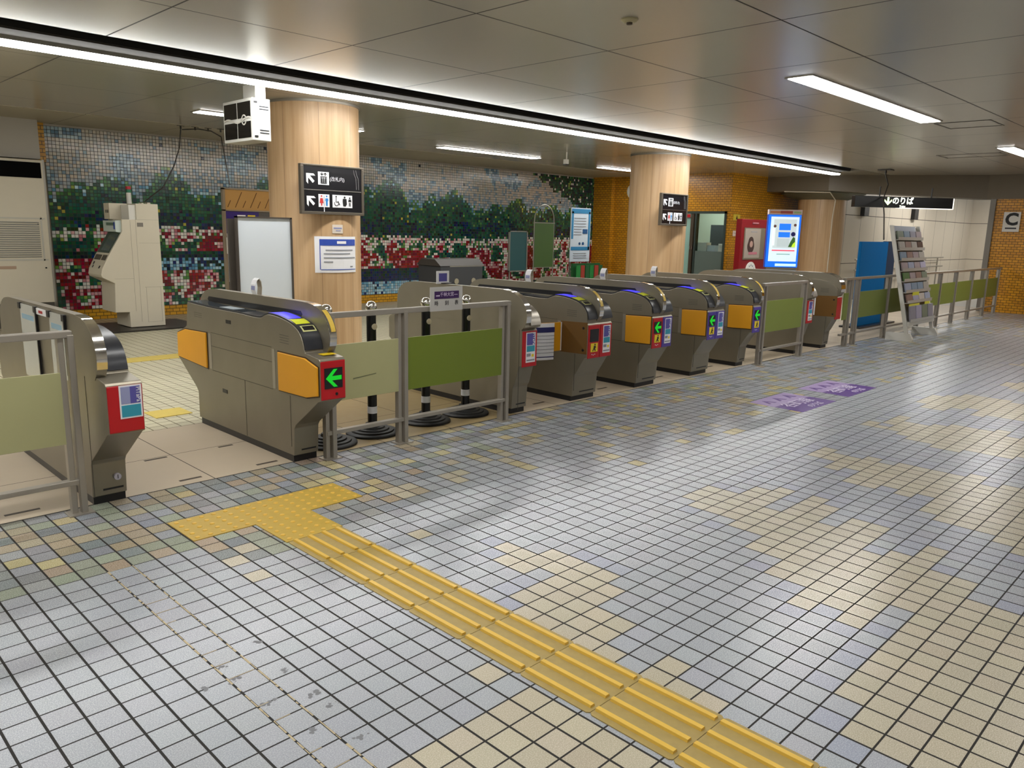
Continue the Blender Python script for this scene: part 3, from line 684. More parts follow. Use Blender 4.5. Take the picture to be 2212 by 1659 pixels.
    # side pads facing the aisle (left side), door recess
    if pads:
        fpad = [(2.46, .69), (2.14+dy*.35, .69), (2.0+dy, .652), (2.0+dy, .48), (2.13+dy*.6, .452), (2.46, .445)] if dy == 0 else [(2.505, .693), (2.215, .703), (2.213, .445), (2.5, .437)]
        bpad = [(3.485, .70), (3.84, .69), (3.978, .652), (3.985, .47), (3.49, .443)]
        for nm, P_ in (('front', fpad), ('back', bpad)):
            cy_ = sum(p[0] for p in P_)/len(P_); cz_ = sum(p[1] for p in P_)/len(P_)
            big = [(cy_+(p[0]-cy_)*1.045, cz_+(p[1]-cz_)*1.06) for p in P_]
            if flap and nm == 'front':
                bd(MB().disc((2.25, .66), .012, 'x', (-.003, .002), 12), 'rubber_stop', BLK)
                bd(MB().prism(big, 'x', -.001, .003), 'door_recess', mat('recess_brown', '6b4a1c', .5), lb='dim brown door recess')
                bd(MB().cyl((.0-.008, 2.5, .44), (-.008, 2.5, .69), .008), 'door_hinge', WHT)
                bd(MB().disc((2.25, .47), .012, 'x', (-.003, .002), 12), 'rubber_stop', BLK)
                continue
            bd(MB().prism(big, 'x', -.002, .003), 'pad_border', mat('pad_border_brown', '3a2612', .5), lb=None)
            bd(MB().prism(P_, 'x', -.012, .001), 'door_pad', YEL, lb='yellow padded door leaf', bevel=.004)
        bd(MB().box(-.002, 2.51, .445, .001, 2.545, .70), 'hinge_post', ST_D); bd(MB().box(-.002, 3.42, .445, .001, 3.46, .70), 'hinge_post', ST_D)
    # panel seams, latch, vent
    sm = MB().box(-.0012, 2.55, .708, .001, 3.42, .7105).box(-.0012, 2.55, .436, .001, 3.42, .4385).box(-.0012, 2.55, .612, .001, 3.42, .6145).box(-.0012, 2.93, .05, .001, 2.933, .436).box(-.0012, 2.335, .10, .001, 2.338, .43) if pads else MB().box(-.0012, 2.1+dy*.5, .7145, .001, 3.83, .7175).box(-.0012, 2.28, .05, .001, 2.283, .71)
    bd(sm, 'panel_seam', mat('seam_dark', '3a352e', .6))
    if pads:
        bd(MB().box(-.003, 3.10, .80, .001, 3.17, .825), 'latch', BLK); bd(MB().box(-.003, 3.2, .30, .001, 3.27, .325), 'latch', BLK)
        gv = MB()
        for q in range(4): gv.box(-.0015, 2.33, .80-q*.016, .001, 2.44, .804-q*.016)
        for q in range(3): gv.box(-.0015, 3.55, .83-q*.014, .001, 3.68, .833-q*.014)
        bd(gv, 'vent', mat('vent_grey', '5c564c', .6))
    if num:
        bd(MB().disc((w*.72, .14), .018, 'y', (prof[0][0]-.022, prof[0][0]-.004), 20), 'number_disc', mat('pale_disc', 'b9b6c4', .4))
        text(num, .03, INK, r, (w*.72, prof[0][0]-.024-2.3, .14))
    bd(MB().box(w*.3, prof[0][0]-.004, .072, w*.9, prof[0][0]+.002, .082), 'foot_slot', BLK)
    return r
def sample(pts, u0, u1, n=6):
    L = [0]
    for a, b in zip(pts, pts[1:]): L.append(L[-1]+(Vector(a)-Vector(b)).length)
    def at(u):
        t = u*L[-1]
        for i in range(len(L)-1):
            if L[i+1] >= t or i == len(L)-2:
                k = (t-L[i])/(L[i+1]-L[i]); return (pts[i][0]+(pts[i+1][0]-pts[i][0])*k, pts[i][1]+(pts[i+1][1]-pts[i][1])*k)
    return [at(u0+(u1-u0)*i/(n-1)) for i in range(n)]
g1 = gate(-.475, .17, 0, 'leftmost stainless ticket gate with dark end cover and red plate with a big advert', fin=(0, .045), display='poster_big', pads=False, num='1')
g2 = gate(.70, .172, 0, 'stainless ticket gate with yellow door pads and lit green arrow on a red plate', fin=(.127, .172), display='arrow')
g3 = gate(2.685, .172, .27, 'narrow stainless ticket gate at the end of the green railing with advert on red', fin=(0, .05), display='poster', pads=False, small=True)
g4 = gate(3.44, .33, .22, 'double ticket gate with the dark unlit display and door recess, a notice beside it', fin=(.125, .175), display='blank', plate='red', plate2='red', flap=True)
g5 = gate(4.39, .33, .22, 'double ticket gate with one red and one violet front plate', fin=(.125, .175), plate='red', plate2='violet')
g6 = gate(5.37, .33, .22, 'double ticket gate with two violet front plates', fin=(.125, .175), plate='violet', plate2='violet')
g7 = gate(6.33, .172, .22, 'single ticket gate with one violet plate, left of the short green railing', fin=(.122, .172), plate='violet')
g8 = gate(7.80, .18, .27, 'narrow ticket gate with advert on red, right of the short green railing', fin=(0, .05), display='poster', pads=False, small=True)
g9 = gate(8.60, .18, .24, 'last ticket gate before the pamphlet rack, plain red plate and open door recess', fin=(.05, .18), display='none', flap=True)

# folded-out flap with the curved notice beside the gate with the dark display
r = thing('door_leaf', 'orange door leaf standing out across the aisle with a curved white and blue notice', 'gate door', (3.44, 2.5, 0))
arc = [(3.42-.30*math.sin(a), 2.50+.07*(1-math.cos(a*1.6))) for a in [i*.26 for i in range(7)]]
lf = MB()
for a, b in zip(arc, arc[1:]): lf.obox(a, b, .02, .44, .69)
lf.build('leaf', YEL, r, off=r.location)
pp = MB()
arc2 = [(x-.012, y-.018) for x, y in arc][1:]
for a, b in zip(arc2, arc2[1:]): pp.obox(a, b, .004, .37, .69)
no = pp.build('notice', WHT, r, 'white notice sheet', off=r.location)
hd = MB(); ft = MB(); ln = MB()
arc3 = [(x, y-.004) for x, y in arc2]
for a, b in zip(arc3, arc3[1:]):
    hd.obox(a, b, .003, .61, .655); ft.obox(a, b, .003, .392, .40)
    for z in (.58, .55, .52, .49, .46, .43): ln.obox(a, b, .003, z, z+.004)
hd.build('blue_header', NAV, no, off=r.location); ft.build('blue_rule', NAV, no, off=r.location); ln.build('small_print', GRY, no, off=r.location)

# paper sheets clipped to the first gate's left side
for (y0, y1, z0, lb) in ((3.03, 3.33, .56, 'farther translucent sheet clipped to the left side of the leftmost gate'), (2.52, 2.76, .64, 'nearer translucent sheet clipped to the left side of the leftmost gate')):
    r = thing('clipped_sheet', lb, 'notice sheet', (-.48, (y0+y1)/2, .98))
    MB().box(-.486, y0, z0, -.4795, y1, .985).build('sheet', mat('milky_plastic', 'c3c5bf', .25), r, off=r.location)
    MB().box(-.4865, y0+.03, .9, -.4845, y1-.03, .93).build('heading', mat('pale_blue_print', '8fb0c4', .5), r, off=r.location)
    MB().box(-.492, y0-.03, .955, -.479, y0+.01, .99).build('clip', BLK, r, off=r.location); MB().box(-.492, y1-.015, .955, -.479, y1+.025, .99).build('clip', BLK, r, off=r.location)
    MB().box(-.49, y0-.025, z0+.03, -.479, y0-.01, .96).build('dark_strap', BLK, r, off=r.location)
r = thing('tag_card', 'small white tag taped between the two sheets on the leftmost gate', 'label', (-.48, 2.9, .97))
MB().box(-.485, 2.82, .95, -.4785, 3.0, .985).build('card', WHT, r, off=r.location); MB().box(-.4865, 2.88, .96, -.4845, 2.95, .975).build('print', RED, r, off=r.location)

# small curved cards standing on gate fins
for (x, y, z, lb) in ((.848, 3.03, 1.0, 'small curled white card standing on the gate with the green arrow on red'), (3.59, 3.06, 1.002, 'small curled white card standing on the double gate with the dark display'), (4.54, 2.93, 1.002, 'small curled white card on top of the double gate with red and violet plates'), (5.52, 3.0, 1.002, 'small curled card on top of the double gate with two violet plates')):
    r = thing('standing_card', lb, 'sign card', (x, y, z))
    pts = [(0, 0), (-.012, .03), (-.01, .07), (.004, .1), (.02, .112)]
    m = MB()
    for a, b in zip(pts, pts[1:]): m.prism([(a[0]-.001, a[1]), (b[0]-.001, b[1]), (b[0]+.002, b[1]), (a[0]+.002, a[1])], 'y', -.035, .03)
    m.build('card', WHT, r)
    MB().prism([(-.004, .012), (-.0145, .035), (-.013, .06), (-.0112, .06), (-.012, .035), (-.002, .012)], 'y', -.028, .022).build('print', LVIO, r)
    MB().prism([(.02, .112), (.035, .09), (.04, .05), (.035, .0), (.03, 0), (.035, .05), (.03, .085), (.018, .105)], 'y', -.03, .025).build('back_leaf', mat('tan_card', '9d9380', .6), r)
r = thing('standing_card', 'small square card with purple print standing behind the timetable sign', 'sign card', (2.71, 3.25, 1.0))
MB().box(-.07, -.003, 0, .07, .003, .11).build('card', WHT, r); MB().box(-.045, -.005, .02, .045, -.002, .09).build('print', VIO, r); MB().box(-.02, -.03, 0, .09, .03, .008).build('foot', BLK, r)

# ------------------------------------------------------------------ railings
def railing(name_label, x0, x1, posts, panels, y=2.25, group='green panel railings', rail_over=0):
    r = thing('railing', name_label, 'railing', ((x0+x1)/2, y, 0), group=group)
    MB().box(x0, y-.025, .905, x1, y+.025, .94).build('top_rail', ST_D, r, off=r.location, bevel=.004)
    MB().box(x0, y-.02, .155, x1, y+.02, .182).build('bottom_rail', ST_D, r, off=r.location, bevel=.003)
    for p in posts:
        MB().box(p-.036, y-.012, 0, p-.008, y+.03, .92).box(p+.004, y-.03, 0, p+.034, y+.012, .92).build('post', ST_D, r, off=r.location, bevel=.003)
        MB().box(p-.06, y-.05, 0, p+.06, y+.05, .006).build('foot_plate', ST_D, r, off=r.location)
    for (a, b, m) in panels:
        MB().box(a, y-.011, .372, b, y+.001, .735).build('panel', m, r, off=r.location)
    return r
railing('leftmost railing with a pale green panel cut by the picture edge', -2.4, -.53, [-.56, -1.5, -2.36], [(-1.47, -.585, GRNP1), (-2.33, -1.53, GRNP1)])
railing('railing with one pale and one olive green panel between the arrow gate and the next', .895, 2.53, [.925, 1.50, 2.485], [(.955, 1.49, GRNP1), (1.525, 2.46, GRNP2)])
railing('short railing with one green panel between the far gates', 6.6, 7.72, [6.64, 7.68], [(6.665, 7.655, GRNP3)])
railing('long railing with green panels behind the pamphlet rack, ending at the orange wall', 8.88, 16.75, [9.08, 9.36, 10.5, 11.95, 12.92, 13.79, 14.77, 15.75, 16.6],
        [(8.9, 9.05, GRNP3), (9.39, 10.47, GRNP3), (10.53, 11.92, GRNP3), (11.98, 12.89, GRNP3), (12.95, 13.76, GRNP3), (13.82, 14.74, GRNP3), (14.8, 15.72, GRNP3), (15.78, 16.57, GRNP3)])
for ch in [o for o in bpy.data.objects if o.parent and o.parent.name == 'railing.001' and o.name.startswith('panel')][:1]:
    MB().prism([(1.10, .50), (1.28, .517), (1.28, .522), (1.10, .507)], 'y', 2.2375, 2.2395).build('scuff_mark', mat('scuff_dark', '6e7052', .6), ch, 'long dark scuff', off=ch.parent.location)
# timetable sign on the railing
r = thing('timetable_sign', 'small white sign hung on the railing with a purple station name band', 'sign', (1.865, 2.215, .99))
MB().box(-.147, -.008, -.085, .147, .0, .082).build('board', mat('sign_grey_white', 'b4b2ae', .5), r)
b_ = MB().box(-.112, -.010, .0, .112, -.007, .052).build('name_band', PVIO, r, 'deep purple name band')
text('千林大宮', .032, mat('pale_lilac_ink', 'c4b4cf', .5), b_, (.0, -.011, .028)); MB().box(-.1, -.0115, .018, -.066, -.0095, .026).box(.066, -.0115, .024, .098, -.0095, .028).build('small_print', MATS['pale_lilac_ink'], b_)
for x, c in ((-.095, '時'), (0, '刻'), (.09, '表')): text(c, .036, mat('charcoal_ink', '35353a', .5), r, (x, -.009, -.033))

# ------------------------------------------------------------------ bollards
def bollard(x, y, label):
    r = thing('bollard', label, 'bollard', (x, y, 0), group='black rubber footed bollards behind the railing')
    MB().lathe((0, 0, 0), [(.192, 0), (.192, .012), (.185, .018), (.155, .02), (.15, .03), (.122, .032), (.117, .042), (.09, .044), (.085, .054), (.058, .056), (.05, .075), (.0, .078)], 40).build('rubber_base', RUB, r, 'stepped round rubber base', smooth=True)
    MB().cyl((0, 0, .07), (0, 0, .885), .034, 24).build('post', mat('glossy_black', '101012', .25), r, smooth=True)
    MB().cyl((0, 0, .15), (0, 0, .20), .0355, 24).build('tape_band', WHT, r, 'white tape band', smooth=True)
    MB().cyl((0, 0, .86), (0, 0, .895), .038, 24).build('collar', BLK, r, smooth=True)
    MB().lathe((0, 0, .918), [(0, .043), (.022, .037), (.037, .02), (.042, 0), (.037, -.02), (.026, -.034), (0, -.036)][::-1], 24).build('chrome_cap', CHR, r, 'chrome ball cap', smooth=True)
    MB().disc((.004, .78), .022, 'y', (-.0365, -.03), 16).build('round_sticker', mat('beige_sticker', 'b8ac92', .5), r, 'round beige sticker')
    return r
bo = bollard(1.11, 2.56, 'black bollard with chrome ball cap directly beside the green arrow gate')
for x, y, lb in ((1.50, 2.60, 'black bollard with chrome cap behind the pale green panel'), (2.02, 2.63, 'black bollard with chrome cap just left of the timetable sign'), (2.43, 2.63, 'black bollard with chrome cap just right of the timetable sign')):
    c = copy_tree(bo); c.location = (x, y, 0); c['label'] = lb

# ------------------------------------------------------------------ direction signs on the pillars
def person2(cx, cz, h, skirt=False):
    """simple standing figure outline (x,z)"""
    w = h*.16
    b = [(-w, .30*h), (w, .30*h), (w*1.2, .02*h)] + ([(w*1.5, -.22*h), (w*.4, -.22*h), (w*.4, -.5*h), (-w*.4, -.5*h), (-w*.4, -.22*h), (-w*1.5, -.22*h)] if skirt else [(w*.7, .0), (w*.6, -.5*h), (-w*.6, -.5*h), (-w*.7, 0)]) + [(-w*1.2, .02*h)]
    return [(cx+x, cz+z) for x, z in b]
SGB = mat('sign_black', '16151a', .18, coat=.3); SGF = mat('sign_frame_bronze', '6d655a', .35, .6)
def dirsign(x, y, z, label, w=.80, h=.525):
    r = thing('direction_sign', label, 'sign', (x, y, z))
    a = -w/2; b = w/2; t = .03
    MB().box(a, 0, 0, b, .05, t).box(a, 0, h-t*.6, b, .05, h).box(a, 0, t, a+t*1.2, .05, h-t*.6).box(b-t, 0, t, b, .05, h-t*.6).build('frame', SGF, r, bevel=.003)
    MB().box(a+t, .012, h/2+.0, b-t, .04, h-t*.6).build('panel', SGB, r, 'upper black panel')
    MB().box(a+t, .012, t, b-t, .04, h/2-.008).build('panel', SGB, r, 'lower black panel')
    MB().box(a+t, .006, h/2-.008, b-t, .045, h/2).build('divider', BRUSH, r)
    yy = (.008, .0125)
    zu, zl = h*.73, h*.28
    for zc in (zu, zl): MB().prism(arrow2(a+.115, zc, .125, math.radians(135)), 'y', *yy).build('arrow', WHT, r, 'white arrow pointing up left')
    p = MB().box(a+.215, yy[0], zu-.068, a+.35, yy[1], zu+.068).build('pictogram', WHT, r, 'white lift pictogram')
    y2 = (.005, .0085)
    MB().prism(arrow2(a+.262, zu+.045, .035, -PI/2), 'y', *y2).build('arrow', INK, p); MB().prism(arrow2(a+.303, zu+.045, .035, PI/2), 'y', *y2).build('arrow', INK, p)
    cab = MB().box(a+.245, y2[0], zu-.055, a+.32, y2[1], zu-.048).box(a+.245, y2[0], zu+.014, a+.32, y2[1], zu+.02).box(a+.245, y2[0], zu-.05, a+.25, y2[1], zu+.016).box(a+.315, y2[0], zu-.05, a+.32, y2[1], zu+.016)
    for q in (-.022, 0, .022): cab.disc((a+.2825+q, zu+.004), .006, 'y', y2, 8).box(a+.2825+q-.007, y2[0], zu-.046, a+.2825+q+.007, y2[1], zu-.003)
    cab.build('lift_car', INK, p)
    text('(改札内)', .052, mat('sign_white', 'cfcfd4', .5), r, (a+.455, .010, zu-.005))
    p = MB().box(a+.215, yy[0], zl-.068, a+.35, yy[1], zl+.068).build('pictogram', WHT, r, 'white toilet pictogram')
    MB().disc((a+.25, zl+.048), .009, 'y', y2, 10).prism(person2(a+.25, zl-.004, .1, True), 'y', *y2).build('woman_figure', mat('icon_red', 'c0302c', .5), p, 'red figure')
    MB().disc((a+.315, zl+.048), .009, 'y', y2, 10).prism(person2(a+.315, zl-.004, .1), 'y', *y2).build('man_figure', mat('icon_blue', '2c7fc4', .5), p, 'blue figure')
    MB().box(a+.2815, y2[0], zl-.055, a+.2835, y2[1], zl+.055).build('divider', GRY, p)
    p = MB().box(a+.39, yy[0], zl-.068, a+.645, yy[1], zl+.068).build('pictogram', WHT, r, 'white accessible toilet pictogram')
    wc = MB()
    for k in range(14):
        t0 = math.radians(-200+k*18); t1 = math.radians(-200+(k+1)*18)
        wc.prism([(a+.44+.03*math.cos(t0), zl-.02+.03*math.sin(t0)), (a+.44+.03*math.cos(t1), zl-.02+.03*math.sin(t1)), (a+.44+.024*math.cos(t1), zl-.02+.024*math.sin(t1)), (a+.44+.024*math.cos(t0), zl-.02+.024*math.sin(t0))], 'y', *y2)
    wc.disc((a+.435, zl+.05), .008, 'y', y2, 10).box(a+.431, y2[0], zl-.01, a+.437, y2[1], zl+.04).box(a+.431, y2[0], zl-.012, a+.465, y2[1], zl-.006).prism([(a+.46, zl-.006), (a+.466, zl-.006), (a+.485, zl-.04), (a+.477, zl-.042)], 'y', *y2)
    wc.build('wheelchair_figure', INK, p)
    MB().disc((a+.545, zl+.045), .011, 'y', y2, 10).prism([(a+.522, zl+.03), (a+.568, zl+.03), (a+.572, zl-.03), (a+.555, zl-.055), (a+.525, zl-.05), (a+.52, zl)], 'y', *y2).build('bag_figure', INK, p)
    MB().disc((a+.612, zl+.04), .009, 'y', y2, 10).prism([(a+.598, zl+.026), (a+.626, zl+.026), (a+.632, zl-.002), (a+.592, zl-.002)], 'y', *y2).box(a+.602, y2[0], zl-.05, a+.609, y2[1], zl-.012).box(a+.615, y2[0], zl-.05, a+.622, y2[1], zl-.012).build('child_figure', INK, p)
    sw = MB()
    for q in (0, .03): sw.tube([(b-.13+q, .011, h-.03), (b-.12+q, .011, h-.08), (b-.10+q, .011, h-.12), (b-.095+q, .011, h/2+.02)], .0015, 5)
    sw.build('scuff_line', mat('scuff_grey', 'a8a6a4', .4), r)
    MB().box(a+.28, .009, t, a+.288, .012, zl-.068).build('tape_strip', WHT, r)
    return r
dirsign(3.155, 5.63, 1.592, 'black two-row direction sign with arrows and pictograms on the nearest wood pillar')
dirsign(9.78, 5.57, 1.60, 'black two-row direction sign with arrows and pictograms on the middle wood pillar')
# bracket from signs to pillars is the frame depth; notices on the nearest pillar (curved with it)
def pillar_sheet(cx, cy, rr, x0, x1, z0, z1, n=8):
    a0 = math.asin(max(-1, min(1, (x0-cx)/rr))); a1 = math.asin(max(-1, min(1, (x1-cx)/rr)))
    P = [(cx+rr*math.sin(a0+(a1-a0)*i/n), cy-rr*math.cos(a0+(a1-a0)*i/n)) for i in range(n+1)]
    m = MB()
    for a, b in zip(P, P[1:]): m.obox(a, b, .002, z0, z1)
    return m
PX, PY = 3.25, 6.17
r = thing('notice', 'white A3 notice with blue rounded frame taped on the nearest pillar', 'notice', (3.2, 5.65, 1.15))
pillar_sheet(PX, PY, .515, 2.965, 3.475, .955, 1.355).build('paper', WHT, r, off=r.location)
pillar_sheet(PX, PY, .5175, 3.01, 3.465, 1.255, 1.325).build('blue_header', BLU, r, off=r.location)
(pillar_sheet(PX, PY, .5175, 3.01, 3.018, .99, 1.26, 1)).build('blue_rule', BLU, r, off=r.location)
pillar_sheet(PX, PY, .5175, 3.02, 3.465, .985, .993).build('blue_rule', BLU, r, off=r.location)
pillar_sheet(PX, PY, .519, 3.2, 3.32, 1.275, 1.305).build('heading_print', WHT, r, off=r.location)
for z, a, b in ((1.205, 3.07, 3.42), (1.165, 3.05, 3.38), (1.12, 3.05, 3.46), (1.075, 3.05, 3.15), (1.02, 3.38, 3.42)):
    pillar_sheet(PX, PY, .5175, a, b, z-.007, z+.006).build('text_line', GRY, r, off=r.location)
r = thing('notice', 'small square pale sticker just under the sign on the nearest pillar', 'sticker', (3.2, 5.65, 1.43))
pillar_sheet(PX, PY, .515, 3.15, 3.28, 1.39, 1.485, 3).build('paper', mat('pale_sticker', 'd2c6b8', .5), r, off=r.location)
pillar_sheet(PX, PY, .517, 3.165, 3.265, 1.44, 1.455, 3).build('text_line', LVIO, r, off=r.location); pillar_sheet(PX, PY, .517, 3.19, 3.25, 1.415, 1.425, 3).build('text_line', LVIO, r, off=r.location)

# ------------------------------------------------------------------ hanging clock and information box
r = thing('hanging_display_box', 'white box hanging from the ceiling with black quartered face and white wave emblem', 'display box', (2.16, 5.5, H))
bx0, bx1, by0, by1, z0, z1 = 2.05, 2.24, 5.28, 5.88, 2.262, 2.655
MB().box(bx0, by0, z0, bx1, by1, z1).build('case', mat('clock_white', 'bcbbb5', .35), r, off=r.location, bevel=.006)
MB().box(2.13, 5.36, z1, 2.24, 5.6, H).build('hanger', mat('clock_white', 'bcbbb5', .35), r, off=r.location)
fx = MB()
for (a, b) in ((by0+.03, by0+.29), (by0+.31, by1-.03)):
    for (c, d) in ((z0+.03, z0+.18), (z0+.215, z1-.03)): fx.box(bx0-.004, a, c, bx0+.001, b, d)
fx.build('black_glass', mat('black_glass', '0d0c0e', .08), r, 'quartered black glass', off=r.location)
wv = MB()
ypts = [by1-.03-.54*i/24 for i in range(25)]
wp = [(y, z0+.197+.02*math.sin((by1-y)*15)) for y in ypts]
for a, b in zip(wp, wp[1:]): wv.prism([(a[0], a[1]-.008), (b[0], b[1]-.008), (b[0], b[1]+.008), (a[0], a[1]+.008)], 'x', bx0-.007, bx0-.002)
for k in range(20):
    t0 = 2*PI*k/20; t1 = 2*PI*(k+1)/20; cy_, cz_ = by0+.16, z0+.197
    wv.prism([(cy_+.05*math.cos(t0), cz_+.05*math.sin(t0)), (cy_+.05*math.cos(t1), cz_+.05*math.sin(t1)), (cy_+.038*math.cos(t1), cz_+.038*math.sin(t1)), (cy_+.038*math.cos(t0), cz_+.038*math.sin(t0))], 'x', bx0-.007, bx0-.002)
wv.build('wave_emblem', mat('emblem_grey', 'b8b4ac', .4), r, 'white wave and ring emblem', off=r.location)
lv = MB()
for z in (z1-.075, z1-.10, z0+.075, z0+.10): lv.box(bx0+.075, by0-.003, z-.004, bx1-.02, by0+.001, z+.004)
lv.build('vent_slot', DKG, r, off=r.location)
MB().box(bx0+.02, by0-.003, z1-.048, bx0+.055, by0+.001, z1-.03).box(bx0+.02, by0-.003, z0+.03, bx0+.055, by0+.001, z0+.048).build('label_print', INK, r, off=r.location)

# ------------------------------------------------------------------ whiteboard and notice board left of the first pillar
r = thing('whiteboard', 'blank white board on a dark stand left of the nearest pillar', 'whiteboard', (2.25, 5.5, 0))
MB().box(1.955, 5.49, .60, 2.53, 5.505, 1.53).build('board', WHB, r, off=r.location)
MB().box(1.935, 5.48, .585, 1.955, 5.515, 1.545).box(2.53, 5.48, .585, 2.55, 5.515, 1.545).box(1.935, 5.48, 1.53, 2.55, 5.515, 1.545).box(1.935, 5.48, .585, 2.55, 5.515, .60).build('frame', mat('bronze_frame', '57504a', .4, .4), r, off=r.location)
MB().box(1.88, 5.53, .25, 1.945, 5.56, 1.52).build('side_panel', mat('brown_panel', '3e3833', .5), r, 'dark brown side panel', off=r.location)
for x in (1.95, 2.52):
    MB().box(x-.015, 5.5, .04, x+.015, 5.53, .60).build('leg', mat('bronze_frame', '57504a', .4, .4), r, off=r.location)
    MB().box(x-.02, 5.3, 0, x+.02, 5.75, .04).build('foot', BLK, r, off=r.location)
r = thing('notice_board', 'tall notice board with brown cardboard header and purple poster behind the whiteboard', 'notice board', (3.1, 7.5, 0))
x0, x1 = 2.77, 3.75
MB().box(x0, 7.50, 0, x0+.03, 7.55, 1.90).box(x1-.03, 7.5, 0, x1, 7.55, 1.9).box(x0, 7.5, 1.885, x1, 7.55, 1.905).box(x0, 7.5, 1.625, x1, 7.55, 1.64).box(x0, 7.5, .5, x1, 7.55, .52).build('frame', mat('board_frame', '8e8372', .4, .4), r, off=r.location)
MB().box(x0+.03, 7.515, 1.64, x1-.03, 7.535, 1.885).build('cardboard_header', mat('cardboard', 'b98f50', .7, noise=.05), r, 'brown cardboard header', off=r.location)
cd_ = MB()
for k in range(9):
    a = x0+.06+k*.1; cd_.prism([(a, 1.67), (a+.008, 1.67), (a+.10, 1.86), (a+.092, 1.86)], 'y', 7.511, 7.516) if k % 2 else cd_.prism([(a, 1.67), (a+.008, 1.67), (a+.05, 1.755), (a+.042, 1.755)], 'y', 7.511, 7.516)
cd_.build('pencil_mark', mat('brown_mark', '5f4222', .7), r, off=r.location)
MB().box(x0+.03, 7.515, .52, x1-.03, 7.535, 1.625).build('backing', mat('board_dark_grey', '4b4844', .5), r, 'dark grey backing', off=r.location)
po = MB().box(x0+.03, 7.508, 1.35, x0+.47, 7.514, 1.62).build('poster', mat('poster_purple', '2a1670', .4), r, 'deep purple poster', off=r.location)
MB().box(x0+.18, 7.505, 1.545, x0+.29, 7.5085, 1.58).build('print', WHT, po, off=r.location); MB().box(x0+.32, 7.505, 1.545, x0+.42, 7.5085, 1.58).build('print', YST, po, off=r.location)
MB().box(x0+.05, 7.505, 1.42, x0+.10, 7.5085, 1.46).build('print', LVIO, po, off=r.location)
MB().box(x0+.035, 7.49, .75, x0+.13, 7.508, 1.35).build('paper_strip', WHT, r, 'tall narrow white paper', off=r.location)
MB().box(x0+.02, 7.48, 1.1, x0+.2, 7.50, 1.3).build('folded_paper', mat('paper_grey', 'c9c6c0', .6), r, off=r.location)

# ------------------------------------------------------------------ fare adjustment machine
r = thing('fare_machine', 'tall cream fare machine with slanted screen facing left, in front of the mural', 'fare machine', (2.4, 9.6, 0))
Y0_, Y1_ = 9.31, 9.83
def bdm(m, n, mt, p=None, lb=None, **k): return m.build(n, mt, p or r, lb, off=r.location, **k)
bdm(MB().prism([(2.215, .03), (2.69, .03), (2.685, 1.71), (2.39, 1.71), (2.385, 1.495), (2.195, 1.495), (2.19, 1.335), (2.0, 1.02), (1.90, .83), (1.885, .755), (1.90, .72), (2.05, .64), (2.03, .245), (2.215, .24)], 'y', Y0_, Y1_), 'cabinet', CRM, bevel=.006)
bdm(MB().box(2.15, 9.62, 1.495, 2.39, Y1_, 1.71), 'top_box', CRM); bdm(MB().box(2.30, Y0_+.02, 1.495, 2.387, Y0_+.3, 1.69), 'side_box', WPL)
bdm(MB().box(2.146, 9.66, 1.58, 2.15, 9.675, 1.62).box(2.146, 9.7, 1.58, 2.15, 9.715, 1.62).box(2.146, 9.75, 1.58, 2.15, 9.765, 1.62), 'button', BLK)
bdm(MB().prism([(2.195, 1.315), (2.12, 1.33), (2.12, 1.475), (2.195, 1.48)], 'y', Y0_+.03, Y1_-.02), 'header_display', mat('header_pale', 'c3cfc9', .4), lb='pale header display')
bdm(MB().box(2.117, Y0_+.08, 1.41, 2.121, Y1_-.15, 1.45), 'header_print', mat('header_green', '5f7a68', .5)); bdm(MB().box(2.117, Y0_+.05, 1.36, 2.121, Y0_+.1, 1.455), 'header_print', BLU)
def slope(u, o=0):   # along the screen slope from lower to upper
    a = Vector((2.0, 1.02)); b = Vector((2.19, 1.335)); n = Vector((-(b-a).y, (b-a).x)).normalized()
    p = a+(b-a)*u+n*o; return (p.x, p.y)
bdm(MB().prism([slope(.08), slope(.97), slope(.97, .006), slope(.08, .006)], 'y', Y0_+.03, Y1_-.03), 'screen_frame', mat('screen_frame_green', '3c4b40', .4)); bdm(MB().prism([slope(.16, .004), slope(.88, .004), slope(.88, .009), slope(.16, .009)], 'y', Y0_+.08, Y1_-.16), 'screen', mat('dull_screen', '4f5854', .15), lb='dull grey screen')
def slope2(u, o=0):
    a = Vector((1.90, .83)); b = Vector((2.0, 1.02)); n = Vector((-(b-a).y, (b-a).x)).normalized()
    p = a+(b-a)*u+n*o; return (p.x, p.y)
bdm(MB().prism([slope2(.62), slope2(.98), slope2(.98, .004), slope2(.62, .004)], 'y', Y0_+.04, Y0_+.2).prism([slope2(.62), slope2(.98), slope2(.98, .004), slope2(.62, .004)], 'y', Y0_+.24, Y1_-.04), 'coin_panel', mat('panel_dark', '453d33', .4))
for (u, yv, s_) in ((.3, Y1_-.12, .03), (.05, Y1_-.14, .02), (.05, Y0_+.12, .03)):
    bdm(MB().prism([slope2(u), slope2(u+.18), slope2(u+.18, .006), slope2(u, .006)], 'y', yv, yv+s_), 'coin_slot', BLK)
se = MB()
for (a, b, c, d) in ((2.37, 1.495, 2.686, 1.4975), (2.40, 1.18, 2.69, 1.1825), (2.44, .575, 2.69, .5785), (2.46, .09, 2.66, .0925), (2.37, .1, 2.3725, 1.49), (2.455, .09, 2.4575, .575), (2.65, .09, 2.6525, .575), (2.05, .70, 2.30, .7025), (2.30, .25, 2.3025, 1.49)):
    se.box(a, Y0_-.0015, b, c, Y0_+.001, d)
bdm(se, 'panel_seam', CRM2)
bdm(MB().box(2.39, Y0_-.003, 1.40, 2.47, Y0_, 1.455), 'rating_plate', mat('plate_grey', '7a746a', .5))
